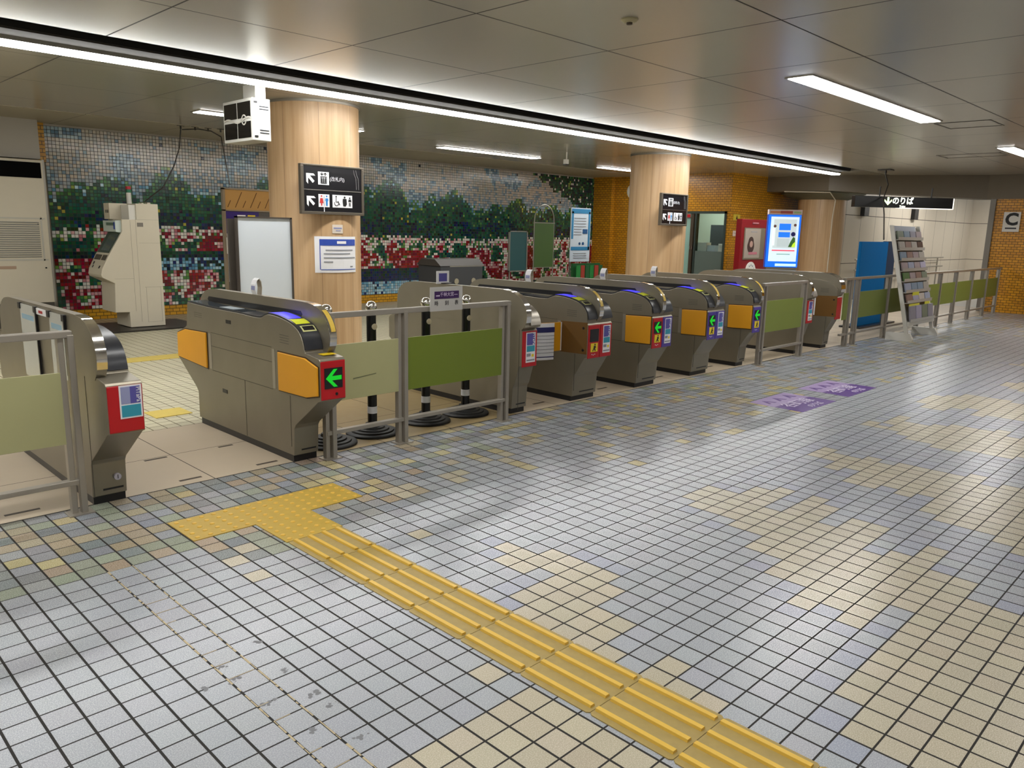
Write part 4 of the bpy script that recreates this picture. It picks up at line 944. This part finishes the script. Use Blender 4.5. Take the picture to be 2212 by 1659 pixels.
bdm(MB().cyl((2.43, 9.65, 1.71), (2.43, 9.65, 1.86), .032, 16), 'lamp_stem', WPL); bdm(MB().cyl((2.43, 9.65, 1.86), (2.43, 9.65, 1.905), .034, 16), 'green_lamp', mat('lamp_green', '14694a', .3)); bdm(MB().cyl((2.43, 9.65, 1.905), (2.43, 9.65, 1.945), .034, 16), 'red_lamp', mat('lamp_red', 'b01f2c', .3))
bdm(MB().box(2.5, 9.4, 1.71, 2.53, 9.5, 1.725).box(2.58, 9.4, 1.71, 2.62, 9.5, 1.73), 'cable_cap', CRM)
tag(MB().prism([(1.72, 9.02), (3.15, 9.05), (3.15, 10.1), (1.72, 10.1)], 'z', 0, .022).build('machine_plinth', mat('dark_plinth', '2d2a26', .4)), 'low dark floor plate under the tall cream machine', 'floor plate')
# ------------------------------------------------------------------ air conditioner at far left
r = thing('air_conditioner', 'large cream floor-standing air conditioner cabinet with louvre grille at far left', 'air conditioner', (.7, 10.4, 0))
MB().box(-.2, 10.35, .33, 1.58, 10.75, 2.26).build('cabinet', CRM, r, off=r.location, bevel=.006)
MB().box(-.18, 10.343, 2.02, 1.555, 10.352, 2.225).build('outlet', mat('vent_black', '0c0c0c', .9, 0, .05), r, 'black air outlet', off=r.location)
lv = MB()
for k in range(17): lv.box(-.1, 10.34, .955+k*.029, 1.47, 10.352, .968+k*.029)
lv.build('louvre', mat('louvre_grey', '83827c', .4, .2), r, 'grey louvre grille', off=r.location)
MB().box(-.15, 10.345, .91, 1.55, 10.351, .93).box(-.15, 10.345, 1.47, 1.55, 10.351, 1.49).box(1.49, 10.345, .91, 1.51, 10.351, 1.49).build('grille_frame', mat('frame_pale', 'b9b6ac', .4), r, off=r.location)
MB().box(.95, 10.346, .80, 1.15, 10.352, .84).build('name_plate', mat('tan_plate', 'a98f7a', .5), r, off=r.location)
MB().box(1.45, 10.342, 1.40, 1.47, 10.351, 1.41).box(1.5, 10.342, .80, 1.52, 10.351, .82).build('lock', BLK, r, off=r.location)
MB().box(-.2, 10.37, 0, 1.58, 10.75, .33).build('base', mat('dark_base', '4a463f', .5), r, 'dark base', off=r.location)
struct(MB().box(-1.5, 10.45, 2.28, 1.59, 10.8, H), 'trim_6', mat('grey_bulkhead', 'a39e95', .5), 'plain grey bulkhead above the air conditioner')
struct(MB().box(1.585, 10.40, .33, 1.615, 10.5, 2.27), 'trim_7', mat('pale_post', 'b5b2aa', .4, .2))
# ------------------------------------------------------------------ cables and brackets under the inner ceiling
cg = mat('cable_black', '2a2620', .5); cgl = mat('cable_pale', '9aa08a', .5)
for k, (x, y) in enumerate(((3.07, 9.32), (3.26, 9.29), (3.44, 9.27), (3.6, 9.22))):
    o = MB().box(x-.05, y-.008, H-.012, x+.05, y+.008, H-.004).cyl((x, y, H-.05), (x, y, H), .012, 8).build('cable_bracket', cg)
    tag(o, ['first small black ceiling bracket from the left above the tall cream machine', 'second small black ceiling bracket from the left near the mural', 'third small black ceiling bracket from the left near the mural', 'fourth small black ceiling bracket, closest to the hanging box'][k], 'bracket', 'black cable brackets on the ceiling')
tag(MB().tube([(3.07, 9.32, H-.05), (3.05, 9.35, 2.5), (2.98, 9.4, 2.25), (2.82, 9.42, 1.95), (2.55, 9.45, 1.73)], .008, 6).build('cable', cg), 'thin dark cable dropping from the ceiling to the top of the cream machine', 'cable')
tag(MB().tube([(3.08, 9.3, H-.06), (3.3, 9.28, H-.03), (3.45, 9.2, H-.05), (3.57, 9.15, 2.68), (3.3, 8.5, 2.35), (2.9, 7.56, 1.95)], .008, 6).build('cable', cg), 'thin cable running along the ceiling and down to the notice board', 'cable')
tag(MB().tube([(14.73, 4.0, H-.09), (14.65, 3.9, 2.5), (14.2, 3.8, 2.2), (13.5, 3.5, 1.9), (12.45, 3.08, 1.45)], .012, 6).build('cable', cg), 'thin dark cable hanging from the ceiling to the blue panel', 'cable')
tag(MB().box(14.62, 3.88, H-.02, 14.84, 4.12, H-.004).cyl((14.73, 4, H-.08), (14.73, 4, H), .02, 8).build('cable_bracket', cg), 'ceiling bracket holding the cable above the blue panel', 'bracket')
r = thing('ceiling_camera', 'small white camera hanging from the ceiling above the mural', 'ceiling device', (8.794, 7.167, H))  # white camera on a short ceiling stem
MB().cyl((0, 0, 0), (0, 0, -.16), .012, 10).build('stem', WPL, r); MB().box(-.05, -.03, -.2, .03, .03, -.12).build('body', WPL, r, bevel=.006)
MB().box(-.055, -.035, -.215, .035, .035, -.2).build('lens', BLK, r)
r = thing('hanging_lamp_sign', 'small round white and blue sign hanging behind the middle pillar', 'sign', (11.3, 7.6, H))
MB().cyl((0, 0, 0), (0, 0, -.42), .008, 8).build('rod', WPL, r); MB().disc((0, -.53), .13, 'y', (-.02, .02), 24).build('disc', WPL, r); MB().disc((0.02, -.53), .07, 'y', (-.025, -.018), 20, .6).build('emblem', mat('sky_blue', '3fa0d0', .4), r, 'blue emblem')

# ------------------------------------------------------------------ objects in front of the mural, middle
r = thing('recycling_bin', 'dark grey recycling bin with sloped top in front of the mural', 'bin', (6.45, 7.55, 0))
MB().box(6.1, 7.3, 0, 6.98, 7.85, .90).build('body', mat('bin_grey', '34363a', .5), r, off=r.location, bevel=.008)
MB().prism([(7.28, .90), (7.87, .90), (7.75, 1.0), (7.42, 1.0)], 'x', 6.08, 7.0).build('lid', mat('bin_lid', '3a3531', .5), r, 'sloped dark lid', off=r.location)
MB().box(6.25, 7.40, .945, 6.62, 7.46, .952).build('slot', BLK, r, off=r.location)
MB().box(6.28, 7.292, .885, 6.98, 7.30, .905).build('pale_strip', mat('strip_pale', '9a978f', .4), r, off=r.location)
for x in (6.42, 6.78): MB().disc((x, .66), .045, 'y', (7.292, 7.30), 16).box(x-.04, 7.292, .50, x+.04, 7.3, .58).build('emblem', mat('emblem_tan', '8f8874', .5), r, off=r.location)
AL = mat('aluminium', '9b9c94', .35, .7)
r = thing('sign_stand', 'dark teal blank signboard in a thin frame before the mural', 'sign stand', (10.03, 9.5, 0))
MB().box(9.79, 9.49, .64, 10.28, 9.51, 1.43).build('board', mat('teal_board', '1d4a4e', .5), r, off=r.location)
MB().box(9.765, 9.48, .62, 9.79, 9.52, 1.45).box(10.28, 9.48, .62, 10.305, 9.52, 1.45).box(9.765, 9.48, 1.43, 10.305, 9.52, 1.45).box(9.765, 9.48, .62, 10.305, 9.52, .64).build('frame', AL, r, off=r.location)
for x in (9.8, 10.27): MB().box(x-.012, 9.49, 0, x+.012, 9.51, .62).build('leg', AL, r, off=r.location)
MB().box(9.74, 9.3, 0, 10.33, 9.7, .02).build('foot', BLK, r, off=r.location)
r = thing('sign_stand', 'olive green blank signboard with arched top tube before the mural', 'sign stand', (10.82, 9.5, 0))
MB().box(10.53, 9.49, .70, 11.12, 9.51, 1.62).build('board', mat('olive_board', '3f5a2c', .5), r, off=r.location)
ar = [(10.515, 9.5, .02), (10.515, 9.5, 1.65)] + [(10.825-.31*math.cos(t), 9.5, 1.68+.33*math.sin(t)) for t in [PI*i/10 for i in range(1, 10)]] + [(11.135, 9.5, 1.65), (11.135, 9.5, .02)]
MB().tube(ar, .011, 8).build('arched_tube', AL, r, off=r.location)
MB().box(10.5, 9.485, 1.62, 11.15, 9.515, 1.64).box(10.5, 9.485, .685, 11.15, 9.515, .70).build('cross_bar', AL, r, off=r.location)
MB().box(10.48, 9.3, 0, 10.55, 9.7, .02).box(11.1, 9.3, 0, 11.17, 9.7, .02).build('foot', AL, r, off=r.location)
r = thing('poster_stand', 'white and blue information poster on a stand at the right end of the mural', 'poster stand', (12.03, 9.5, 0))
MB().box(11.69, 9.49, .80, 12.37, 9.51, 1.98).build('poster', mat('poster_white', 'c3d0dc', .4), r, 'pale poster', off=r.location)
bf = MB().box(11.71, 9.483, 1.86, 12.35, 9.491, 1.96).box(11.71, 9.483, 1.3, 11.77, 9.491, 1.9).box(12.29, 9.483, 1.06, 12.35, 9.491, 1.9).box(11.71, 9.483, 1.05, 12.35, 9.491, 1.13)
bf.build('blue_border', mat('poster_blue', '2f7cab', .4), r, 'blue border', off=r.location)
MB().box(12.1, 9.48, 1.42, 12.26, 9.4905, 1.52).build('picture', mat('poster_dark_blue', '1f4f80', .4), r, off=r.location)
for x, q in ((12.0, .03), (12.12, .035)): MB().disc((x, 1.2), q, 'y', (9.48, 9.4905)).build('figure_picture', mat('poster_dark_blue', '1f4f80', .4), r, off=r.location)
tl = MB()
for k in range(7): tl.box(11.8, 9.48, 1.75-.06*k, 12.05 if k > 3 else 12.2, 9.4905, 1.765-.06*k)
for k in range(3): tl.box(11.8, 9.48, .98-.05*k, 12.25, 9.4905, .99-.05*k)
tl.build('text_line', GRY, r, off=r.location)
for x in (11.72, 12.34): MB().box(x-.012, 9.5, 0, x+.012, 9.53, 1.99).build('leg', AL, r, off=r.location)
MB().box(11.6, 9.3, 0, 12.46, 9.75, .02).build('foot', AL, r, off=r.location)
r = thing('brochure_rack', 'low rack with green and red brochures at the mural end', 'brochure rack', (12.1, 9.0, 0))
MB().box(11.4, 8.95, 0, 12.35, 9.2, .06).box(11.4, 9.15, 0, 12.35, 9.2, .78).build('frame', mat('rack_green', '1d5a2e', .5), r, off=r.location)
for k in range(6):
    x = 11.42+k*.155
    MB().box(x, 9.05+.01*(k % 2), .30, x+.13, 9.07, .74).build('brochure', [mat('brochure_green', '1f7d3a', .5), mat('brochure_red', 'a03a2e', .5), mat('brochure_dkgreen', '1c5a34', .5)][k % 3], r, off=r.location)

# ------------------------------------------------------------------ office door, wall notices, red machine, screen
r = thing('office_door', 'glazed office door and window in dark frame in the orange wall', 'door', (14.15, 7.65, 0))
r.name = 'door_1'; r['kind'] = 'structure'
DG = mat('door_frame_grey', '3a4541', .4, .3); GL = mat('door_glass', 'dfe8e4', .03, spec=.5)
gm = bpy.data.materials.new('clear_glass'); gm.use_nodes = True; gb = gm.node_tree.nodes['Principled BSDF']
gb.inputs['Base Color'].default_value = (.82, .9, .88, 1); gb.inputs['Roughness'].default_value = .02; gb.inputs['Transmission Weight'].default_value = 1; gb.inputs['IOR'].default_value = 1.1
X = 14.15
MB().box(X-.02, 7.08, 0, X+.1, 7.13, 1.975).box(X-.02, 8.17, 0, X+.1, 8.22, 1.975).box(X-.02, 7.08, 1.925, X+.1, 8.22, 1.975).box(X-.02, 7.83, 0, X+.1, 7.87, 1.93).build('frame', DG, r, off=r.location)
MB().box(X-.005, 7.91, 0, X+.06, 7.99, 1.925).build('door_edge', mat('door_bronze', '55493c', .4, .4), r, off=r.location)
MB().box(X+.02, 7.13, 1.09, X+.03, 7.83, 1.92).build('window_glass', gm, r, 'clear glass', off=r.location)
MB().box(X+.0, 7.13, 0, X+.06, 7.83, 1.09).build('lower_panel', mat('panel_greygreen', '5d6a64', .4), r, 'grey green lower panel', off=r.location)
MB().box(X+.02, 7.99, .1, X+.03, 8.17, 1.85).build('door_glass', mat('pale_teal_glass', '8fb3a8', .1), r, off=r.location)
MB().cyl((X-.04, 7.95, 1.12), (X-.04, 7.95, 1.2), .012).cyl((X-.04, 7.9, 1.12), (X-.04, 7.9, 1.2), .012).build('handle', CHR, r, off=r.location)
MB().box(X-.025, 8.0, 1.84, X-.01, 8.2, 1.91).build('red_label', RED, r, off=r.location)
# office interior seen through the glass
struct(MB().box(14.3, 7.15, 0, 14.32, 7.151, 1), 'trim_8', PLAS)
struct(MB().box(16.4, 7.15, 0, 16.5, 10.0, 2.6).box(14.3, 9.9, 0, 16.5, 10.0, 2.6).box(14.3, 7.15, 2.55, 16.5, 10, 2.6), 'wall_office', mat('office_wall', 'b9c0b4', .5), 'office room walls behind the glass')
o = MB().box(14.9, 8.2, 2.53, 15.9, 8.45, 2.55).build('office_ceiling_light', mat('office_lamp', 'f0fff4', .4, emit=16)); tag(o, 'ceiling light glowing inside the office behind the glass', 'ceiling light')
tag(MB().box(14.4, 7.3, 0, 15.0, 8.4, .99).box(14.35, 7.2, .99, 15.1, 8.6, 1.02).build('office_desk', WPL), 'white desk inside the office seen through the window', 'desk')
for k, (x, y, w, h, c, nm, lb, ct) in enumerate(((15.9, 8.0, .5, 1.7, '3a4046', 'office_cabinet', 'dark cabinet with clock face inside the office, left in the window', 'cabinet'), (15.9, 7.35, .4, 1.55, '2d3330', 'office_cabinet', 'dark rack inside the office, right in the window', 'cabinet'))):
    tag(MB().box(x, y, 0, x+.4, y+w, h).build(nm, mat('cab%d' % k, c, .5)), lb, ct)
for k, (x, y, sx, sy, sz, c, lb) in enumerate(((14.5, 7.75, .2, .26, .26, 'd9dcd8', 'white carton on the left of the office desk'), (14.45, 7.5, .16, .2, .2, 'b9c4cc', 'grey carton in the middle of the office desk'), (14.5, 7.3, .2, .14, .24, 'e0e0da', 'tall white carton on the right of the office desk'), (14.4, 8.05, .1, .14, .16, '4f9b5c', 'small green carton on the office desk'))):
    tag(MB().box(x, y, 1.02, x+sx, y+sy, 1.02+sz).build('desk_carton', mat('carton%d' % k, c, .5)), lb, 'carton')
r = thing('wall_notice', 'small yellow warning notice on the orange wall right of the office window', 'notice', (14.42, 6.99, 1.86))
MB().box(-.14, -.004, -.07, .15, .008, .06).build('plate', mat('warning_yellow', 'cbb23a', .5), r); MB().prism([(-.03, -.05), (.04, -.05), (.005, .04)], 'y', -.007, -.003).build('warning_mark', INK, r)
r = thing('wall_notice', 'small pale notice on the orange wall below the yellow one', 'notice', (14.4, 6.99, 1.5))
MB().box(-.09, -.004, -.06, .09, .008, .06).build('plate', mat('pale_pink_paper', 'd9c4b4', .5), r); MB().box(-.06, -.006, .0, .06, -.003, .01).build('text_line', GRY, r)
# red machine
r = thing('red_vending_machine', 'tall red machine with a portrait poster and a round white emblem', 'vending machine', (13.4, 6.3, 0))
DR = mat('machine_red', '7c0a14', .3)
MB().box(12.88, 6.0, 0, 13.98, 6.13, 1.79).build('body', DR, r, off=r.location, bevel=.01)
MB().box(12.99, 5.988, .98, 13.86, 6.0, 1.62).build('poster_frame', mat('poster_tan', '6f6453', .4), r, off=r.location)
MB().box(13.02, 5.984, 1.01, 13.66, 5.99, 1.60).build('poster', mat('poster_taupe', '9b8f84', .4), r, 'dull portrait poster', off=r.location)
MB().disc((13.27, 1.33), .11, 'y', (5.98, 5.985), 20).disc((13.27, 1.25), .14, 'y', (5.981, 5.9845), 20).build('portrait_hair', mat('hair_brown', '3f2a26', .5), r, off=r.location)
MB().disc((13.28, 1.29), .065, 'y', (5.977, 5.9815), 20).build('portrait_face', mat('portrait_skin', 'a9877a', .5), r, off=r.location)
MB().box(13.2, 5.98, 1.08, 13.55, 5.985, 1.13).build('print', mat('print_pink', 'b06a76', .5), r, off=r.location); MB().box(13.25, 5.98, 1.53, 13.5, 5.985, 1.545).build('print', GRY, r, off=r.location)
MB().box(13.3, 5.985, 1.70, 13.55, 6.0, 1.73).build('print', mat('print_dim_pink', 'a5606a', .5), r, off=r.location)
MB().disc((13.35, .72), .21, 'y', (5.985, 6.001), 28).build('round_emblem', WPL, r, 'round white emblem', off=r.location)
ring = MB()
for k in range(12): ring.disc((13.35+.14*math.cos(k*PI/6), .72+.14*math.sin(k*PI/6)), .02, 'y', (5.982, 5.986), 8)
ring.build('emblem_print', GRY, r, off=r.location); MB().disc((13.35, .72), .05, 'y', (5.98, 5.986), 14, .5).build('emblem_centre', DR, r, off=r.location)
# digital screen, facing the hall at 45 degrees
r = thing('digital_signage', 'bright blue and white portrait screen on a pole stand before the far pillar', 'digital screen', (10.17, 3.79, 0), rz=-math.radians(45.5))
w2 = .26
MB().box(-w2, 0, .98, w2, .07, 1.80).build('case', mat('case_blue', '1848b8', .4), r, bevel=.006)
MB().box(-w2+.006, -.004, .985, w2-.006, .002, 1.795).build('screen', mat('screen_blue', '1566e8', .3, emit=0.50), r, 'glowing blue surround')
MB().box(-w2+.045, -.007, 1.075, w2-.035, -.003, 1.765).build('page', mat('screen_page', 'd0e2f0', .3, emit=0.40), r, 'glowing white page')
pg = [('picture_back', 'c6d2d4', -.17, .19, 1.28, 1.73, .7), ('picture_blue', '1c6ee8', -.08, .10, 1.56, 1.66, 1.0), ('picture_blue', '1c6ee8', -.085, .095, 1.45, 1.53, 1.0), ('picture_grey', 'b9c6c8', -.10, .09, 1.30, 1.43, .7)]
for k, (n_, c, a, b, z0_, z1_, e) in enumerate(pg): MB().box(a, -.0095-.001*k, z0_, b, -.006, z1_).build(n_, mat('scr%d' % k, c, .4, emit=e*.5), r)
MB().disc((.145, 1.50), .035, 'y', (-.016, -.012), 14).build('figure_head', mat('scr_navy', '1a1c5a', .4, emit=0.20), r); MB().prism([(.08, 1.30), (.11, 1.38), (.15, 1.46), (.18, 1.44), (.19, 1.30)], 'y', -.0155, -.012).build('figure_body', mat('scr_green', '3c6a30', .4, emit=0.20), r); MB().prism([(.13, 1.30), (.15, 1.35), (.19, 1.39), (.19, 1.30)], 'y', -.018, -.0155).build('figure_vest', mat('scr_lime', 'b8e030', .4, emit=0.40), r)
MB().disc((.165, 1.64), .022, 'y', (-.016, -.012), 12).disc((-.15, 1.62), .022, 'y', (-.016, -.012), 12).build('figure_head', mat('scr_brown', '6a4a48', .4, emit=0.15), r)
MB().box(-.175, -.0155, 1.32, -.14, -.012, 1.59).build('figure_body', mat('scr_white', 'dfe8ea', .4, emit=0.40), r)
MB().box(-.17, -.010, 1.235, .19, -.006, 1.255).build('red_text_line', mat('scr_red', 'e05a6c', .4, emit=0.40), r); MB().box(-.09, -.010, 1.18, .12, -.006, 1.195).build('text_line', mat('scr_grey', '8fb8b0', .4, emit=0.30), r)
MB().box(-.10, -.010, 1.0, w2-.03, -.006, 1.04).build('footer_band', mat('scr_pale', 'b8e0ff', .4, emit=0.50), r)
MB().box(-w2, -.01, 1.80, w2, .06, 1.875).build('header', mat('header_pinkwhite', 'dcc8c4', .5), r, 'pale header strip'); MB().box(-w2+.02, -.013, 1.82, -.08, -.009, 1.85).build('header_print', mat('header_orange', 'd98a5a', .5), r)
MB().box(-.08, -.014, 1.815, .11, -.010, 1.855).build('header_print', mat('header_red', 'b0524a', .5), r); MB().box(.13, -.013, 1.82, w2-.02, -.009, 1.85).build('header_print', mat('header_green2', 'a8c28a', .5), r)
MB().box(-w2+.02, -.01, .93, w2-.02, .06, .98).build('lower_bezel', BRUSH, r)
MB().cyl((0, .03, .03), (0, .03, .93), .03, 16).build('pole', BRUSH, r); MB().lathe((0, .03, 0), [(.26, 0), (.26, .02), (.04, .035), (0, .036)], 28).build('base', DKG, r, smooth=True)
o = MB().tube([(15.6, 6.5, 2.46), (15.85, 5.55, 2.44), (16.2, 5.56, 2.28), (16.22, 5.60, 1.9), (16.22, 5.60, .1)], .012, 6).build('conduit', mat('conduit_white', 'c9c0ae', .5))
tag(o, 'thin white conduit running down the far pillar beside the screen', 'conduit')
# red box low behind the railing
tag(MB().box(7.25, 3.9, 0, 7.65, 4.3, .62).build('red_box', mat('dull_red', '8a1a1c', .5)), 'low dull red box on the floor behind the short green railing', 'box')

# ------------------------------------------------------------------ hanging platform sign
r = thing('platform_sign', 'long black hanging sign with arrow and Japanese lettering at far right', 'sign', (14.69, 3.57, 0), rz=math.atan2(2.95-4.2, 15.51-13.86))
L = 1.04
MB().box(-L, 0, 2.055, L, .12, 2.265).build('case', mat('sign_case_black', '0d0d10', .25), r, bevel=.004)
MB().box(-.1, -.004, 2.05, L+.01, .125, 2.062).box(L-.005, -.004, 2.05, L+.012, .125, 2.26).build('lit_edge', mat('lit_edge', 'efe6da', .4, emit=.8), r, 'pale lit edge')
MB().prism(arrow2(-.35, 2.175, .15, -PI/2), 'y', -.006, .001).build('arrow', mat('lit_lime', 'dcf5b0', .4, emit=1.1), r, 'lit pale arrow pointing down')
text('のりば', .15, mat('lit_white', 'f6fbe6', .4, emit=1.1), r, (-.04, -.003, 2.18), bold=.003)
text('Trains', .05, MATS['lit_white'], r, (-.04, -.003, 2.085), bold=.001)
for x in (-.5, .6): MB().cyl((x, .06, 2.265), (x, .06, 2.45), .012, 8).build('hanger', BLK, r)
# letter C sign
r = thing('exit_letter_sign', 'square white sign with a black letter C on the orange wall', 'sign', (16.985, 2.235, 1.655))
MB().box(-.006, -.15, 0, .015, .15, .395).build('plate', mat('sign_pale', 'cfcbc2', .4), r)
text('C', .33, INK, r, (-.009, 0, .24), (PI/2, 0, -PI/2), bold=.013)
MB().box(-.009, -.1, .055, -.005, .1, .085).build('small_print', mat('charcoal_ink', '35353a', .5), r)
# black vertical bars high on the pale wall
for x, lb in ((17.8, 'left black vertical bracket high on the pale panelled wall'), (21.3, 'right black vertical bracket high on the pale panelled wall')):
    tag(MB().box(x, 5.5, 1.98, x+.28, 5.6, 2.4).build('wall_bracket', BLK), lb, 'bracket')
# handrail on the stairs beyond
r = thing('stair_handrail', 'pair of thin metal handrails beyond the railing by the pale wall', 'handrail', (18, 5.45, 0))
MB().tube([(17.4, 5.45, .95), (24, 5.45, .95)], .02, 8).build('upper_rail', ST_D, r, off=r.location); MB().tube([(17.4, 5.45, .7), (24, 5.45, .7)], .02, 8).build('lower_rail', ST_D, r, off=r.location)
for x in (17.5, 19, 20.5, 22, 23.5): MB().cyl((x, 5.45, 0), (x, 5.45, .95), .02, 8).build('post', ST_D, r, off=r.location)

# ------------------------------------------------------------------ blue panel behind the railing
r = thing('blue_panel', 'tall plain blue box standing behind the railing beside the pamphlet rack', 'panel', (11.9, 3.1, 0))
MB().box(11.3, 3.0, .03, 12.47, 3.05, 1.41).build('front_panel', mat('panel_blue', '0066a6', .6, 0, .15), r, off=r.location, bevel=.006)
MB().box(12.47, 3.04, .03, 12.95, 3.09, 1.42).build('side_panel', mat('panel_blue_dark', '123a5c', .4), r, 'darker blue side panel', off=r.location)
MB().box(11.34, 2.9, 0, 12.9, 3.25, .03).build('base', DKG, r, off=r.location)
# ------------------------------------------------------------------ pamphlet rack
r = thing('pamphlet_rack', 'white leaning pamphlet rack with many leaflets and yellow cards at the right', 'pamphlet rack', (11.0, 1.95, 0))
WR = mat('rack_white', 'cfccc4', .4)
ya, yb, zt = 1.84, 2.26, 1.66
def rk(z): return ya+(yb-ya)*z/zt
for x in (10.42, 11.55):
    MB().prism([(ya, 0), (ya+.05, 0), (yb+.03, zt), (yb-.02, zt)], 'x', x-.02, x+.02).build('side_rail', WR, r, off=r.location)
    MB().prism([(ya-.05, 0), (ya-.05, .03), (ya, .11), (ya+.33, .11), (ya+.33, 0)], 'x', x-.03, x+.03).build('foot', WR, r, off=r.location)
MB().box(10.42, rk(.24)-.03, .22, 11.55, rk(.24)+.04, .27).build('bottom_bar', WR, r, off=r.location)
MB().prism([(rk(.27)+.03, .27), (rk(.27)+.045, .27), (rk(1.64)+.045, 1.64), (rk(1.64)+.03, 1.64)], 'x', 10.44, 11.53).build('back_sheet', mat('rack_back', 'a9a49a', .3), r, off=r.location)
SH = [.28, .55, .70, .86, 1.01, 1.16, 1.31, 1.46]
leafc = ['a39c94', '8d8a96', 'b5aeac', '9aa0b4', '77806f', '8a6f66', 'a7a2b8', 'c1b7ae', '7d8ea0', '9c8d8f', '6d655c']
LF = [mat('leaflet%d' % k, c, .45) for k, c in enumerate(leafc)]; LFY = mat('leaflet_yellow', 'd8d23a', .5)
ords = ['bottom', 'second', 'third', 'fourth', 'fifth', 'sixth', 'seventh', 'top']
for s_, z in enumerate(SH):
    y = rk(z)
    MB().box(10.45, y-.05, z-.012, 11.52, y+.04, z).box(10.45, y-.052, z-.01, 11.52, y-.046, z+.035).build('shelf', mat('clear_shelf', 'b5b2ac', .15), r, off=r.location)
proto = None; hs = [.22, .12, .13, .12, .12, .12, .12, .12]
cols4 = ['far left', 'centre left', 'centre right', 'far right']
for s_, z in enumerate(SH):
    for c in range(4):
        x = 10.48+c*.262; y = rk(z)-.03
        m_ = random.choice(LF)
        if s_ == 3 and c == 0: m_ = mat('leaflet_green', '4f6e3c', .5)
        if s_ == 6 and c == 3: m_ = mat('leaflet_brown', '4a2c1c', .5)
        q = MB().prism([(y-.008, z+.002), (y+.012, z+.002), (y+.04, z+hs[s_]), (y+.02, z+hs[s_])], 'x', x, x+.235).build('pamphlet_stack', m_)
        tag(q, 'stack of leaflets at the %s of the %s shelf of the pamphlet rack' % (cols4[c], ords[s_]), 'leaflets', 'leaflets in the pamphlet rack')
for (x0, x1, z, lb) in ((10.5, 10.95, .50, 'long yellow card over the bottom leaflets on the left of the rack'), (10.72, 11.0, .665, 'yellow card standing in the second row of the rack'), (11.2, 11.42, .525, 'short yellow card at the right of the bottom leaflets of the rack')):
    tag(MB().box(x0, rk(z)-.045, z-.03, x1, rk(z)-.04, z+.03).build('yellow_card', LFY), lb, 'card')
MB().prism([(rk(1.56)+.02, 1.57), (rk(1.65)+.02, 1.655), (rk(1.65)+.03, 1.655), (rk(1.56)+.03, 1.57)], 'x', 10.5, 11.45).build('header', mat('header_gloss', 'c6cad4', .08), r, 'glossy header strip', off=r.location)
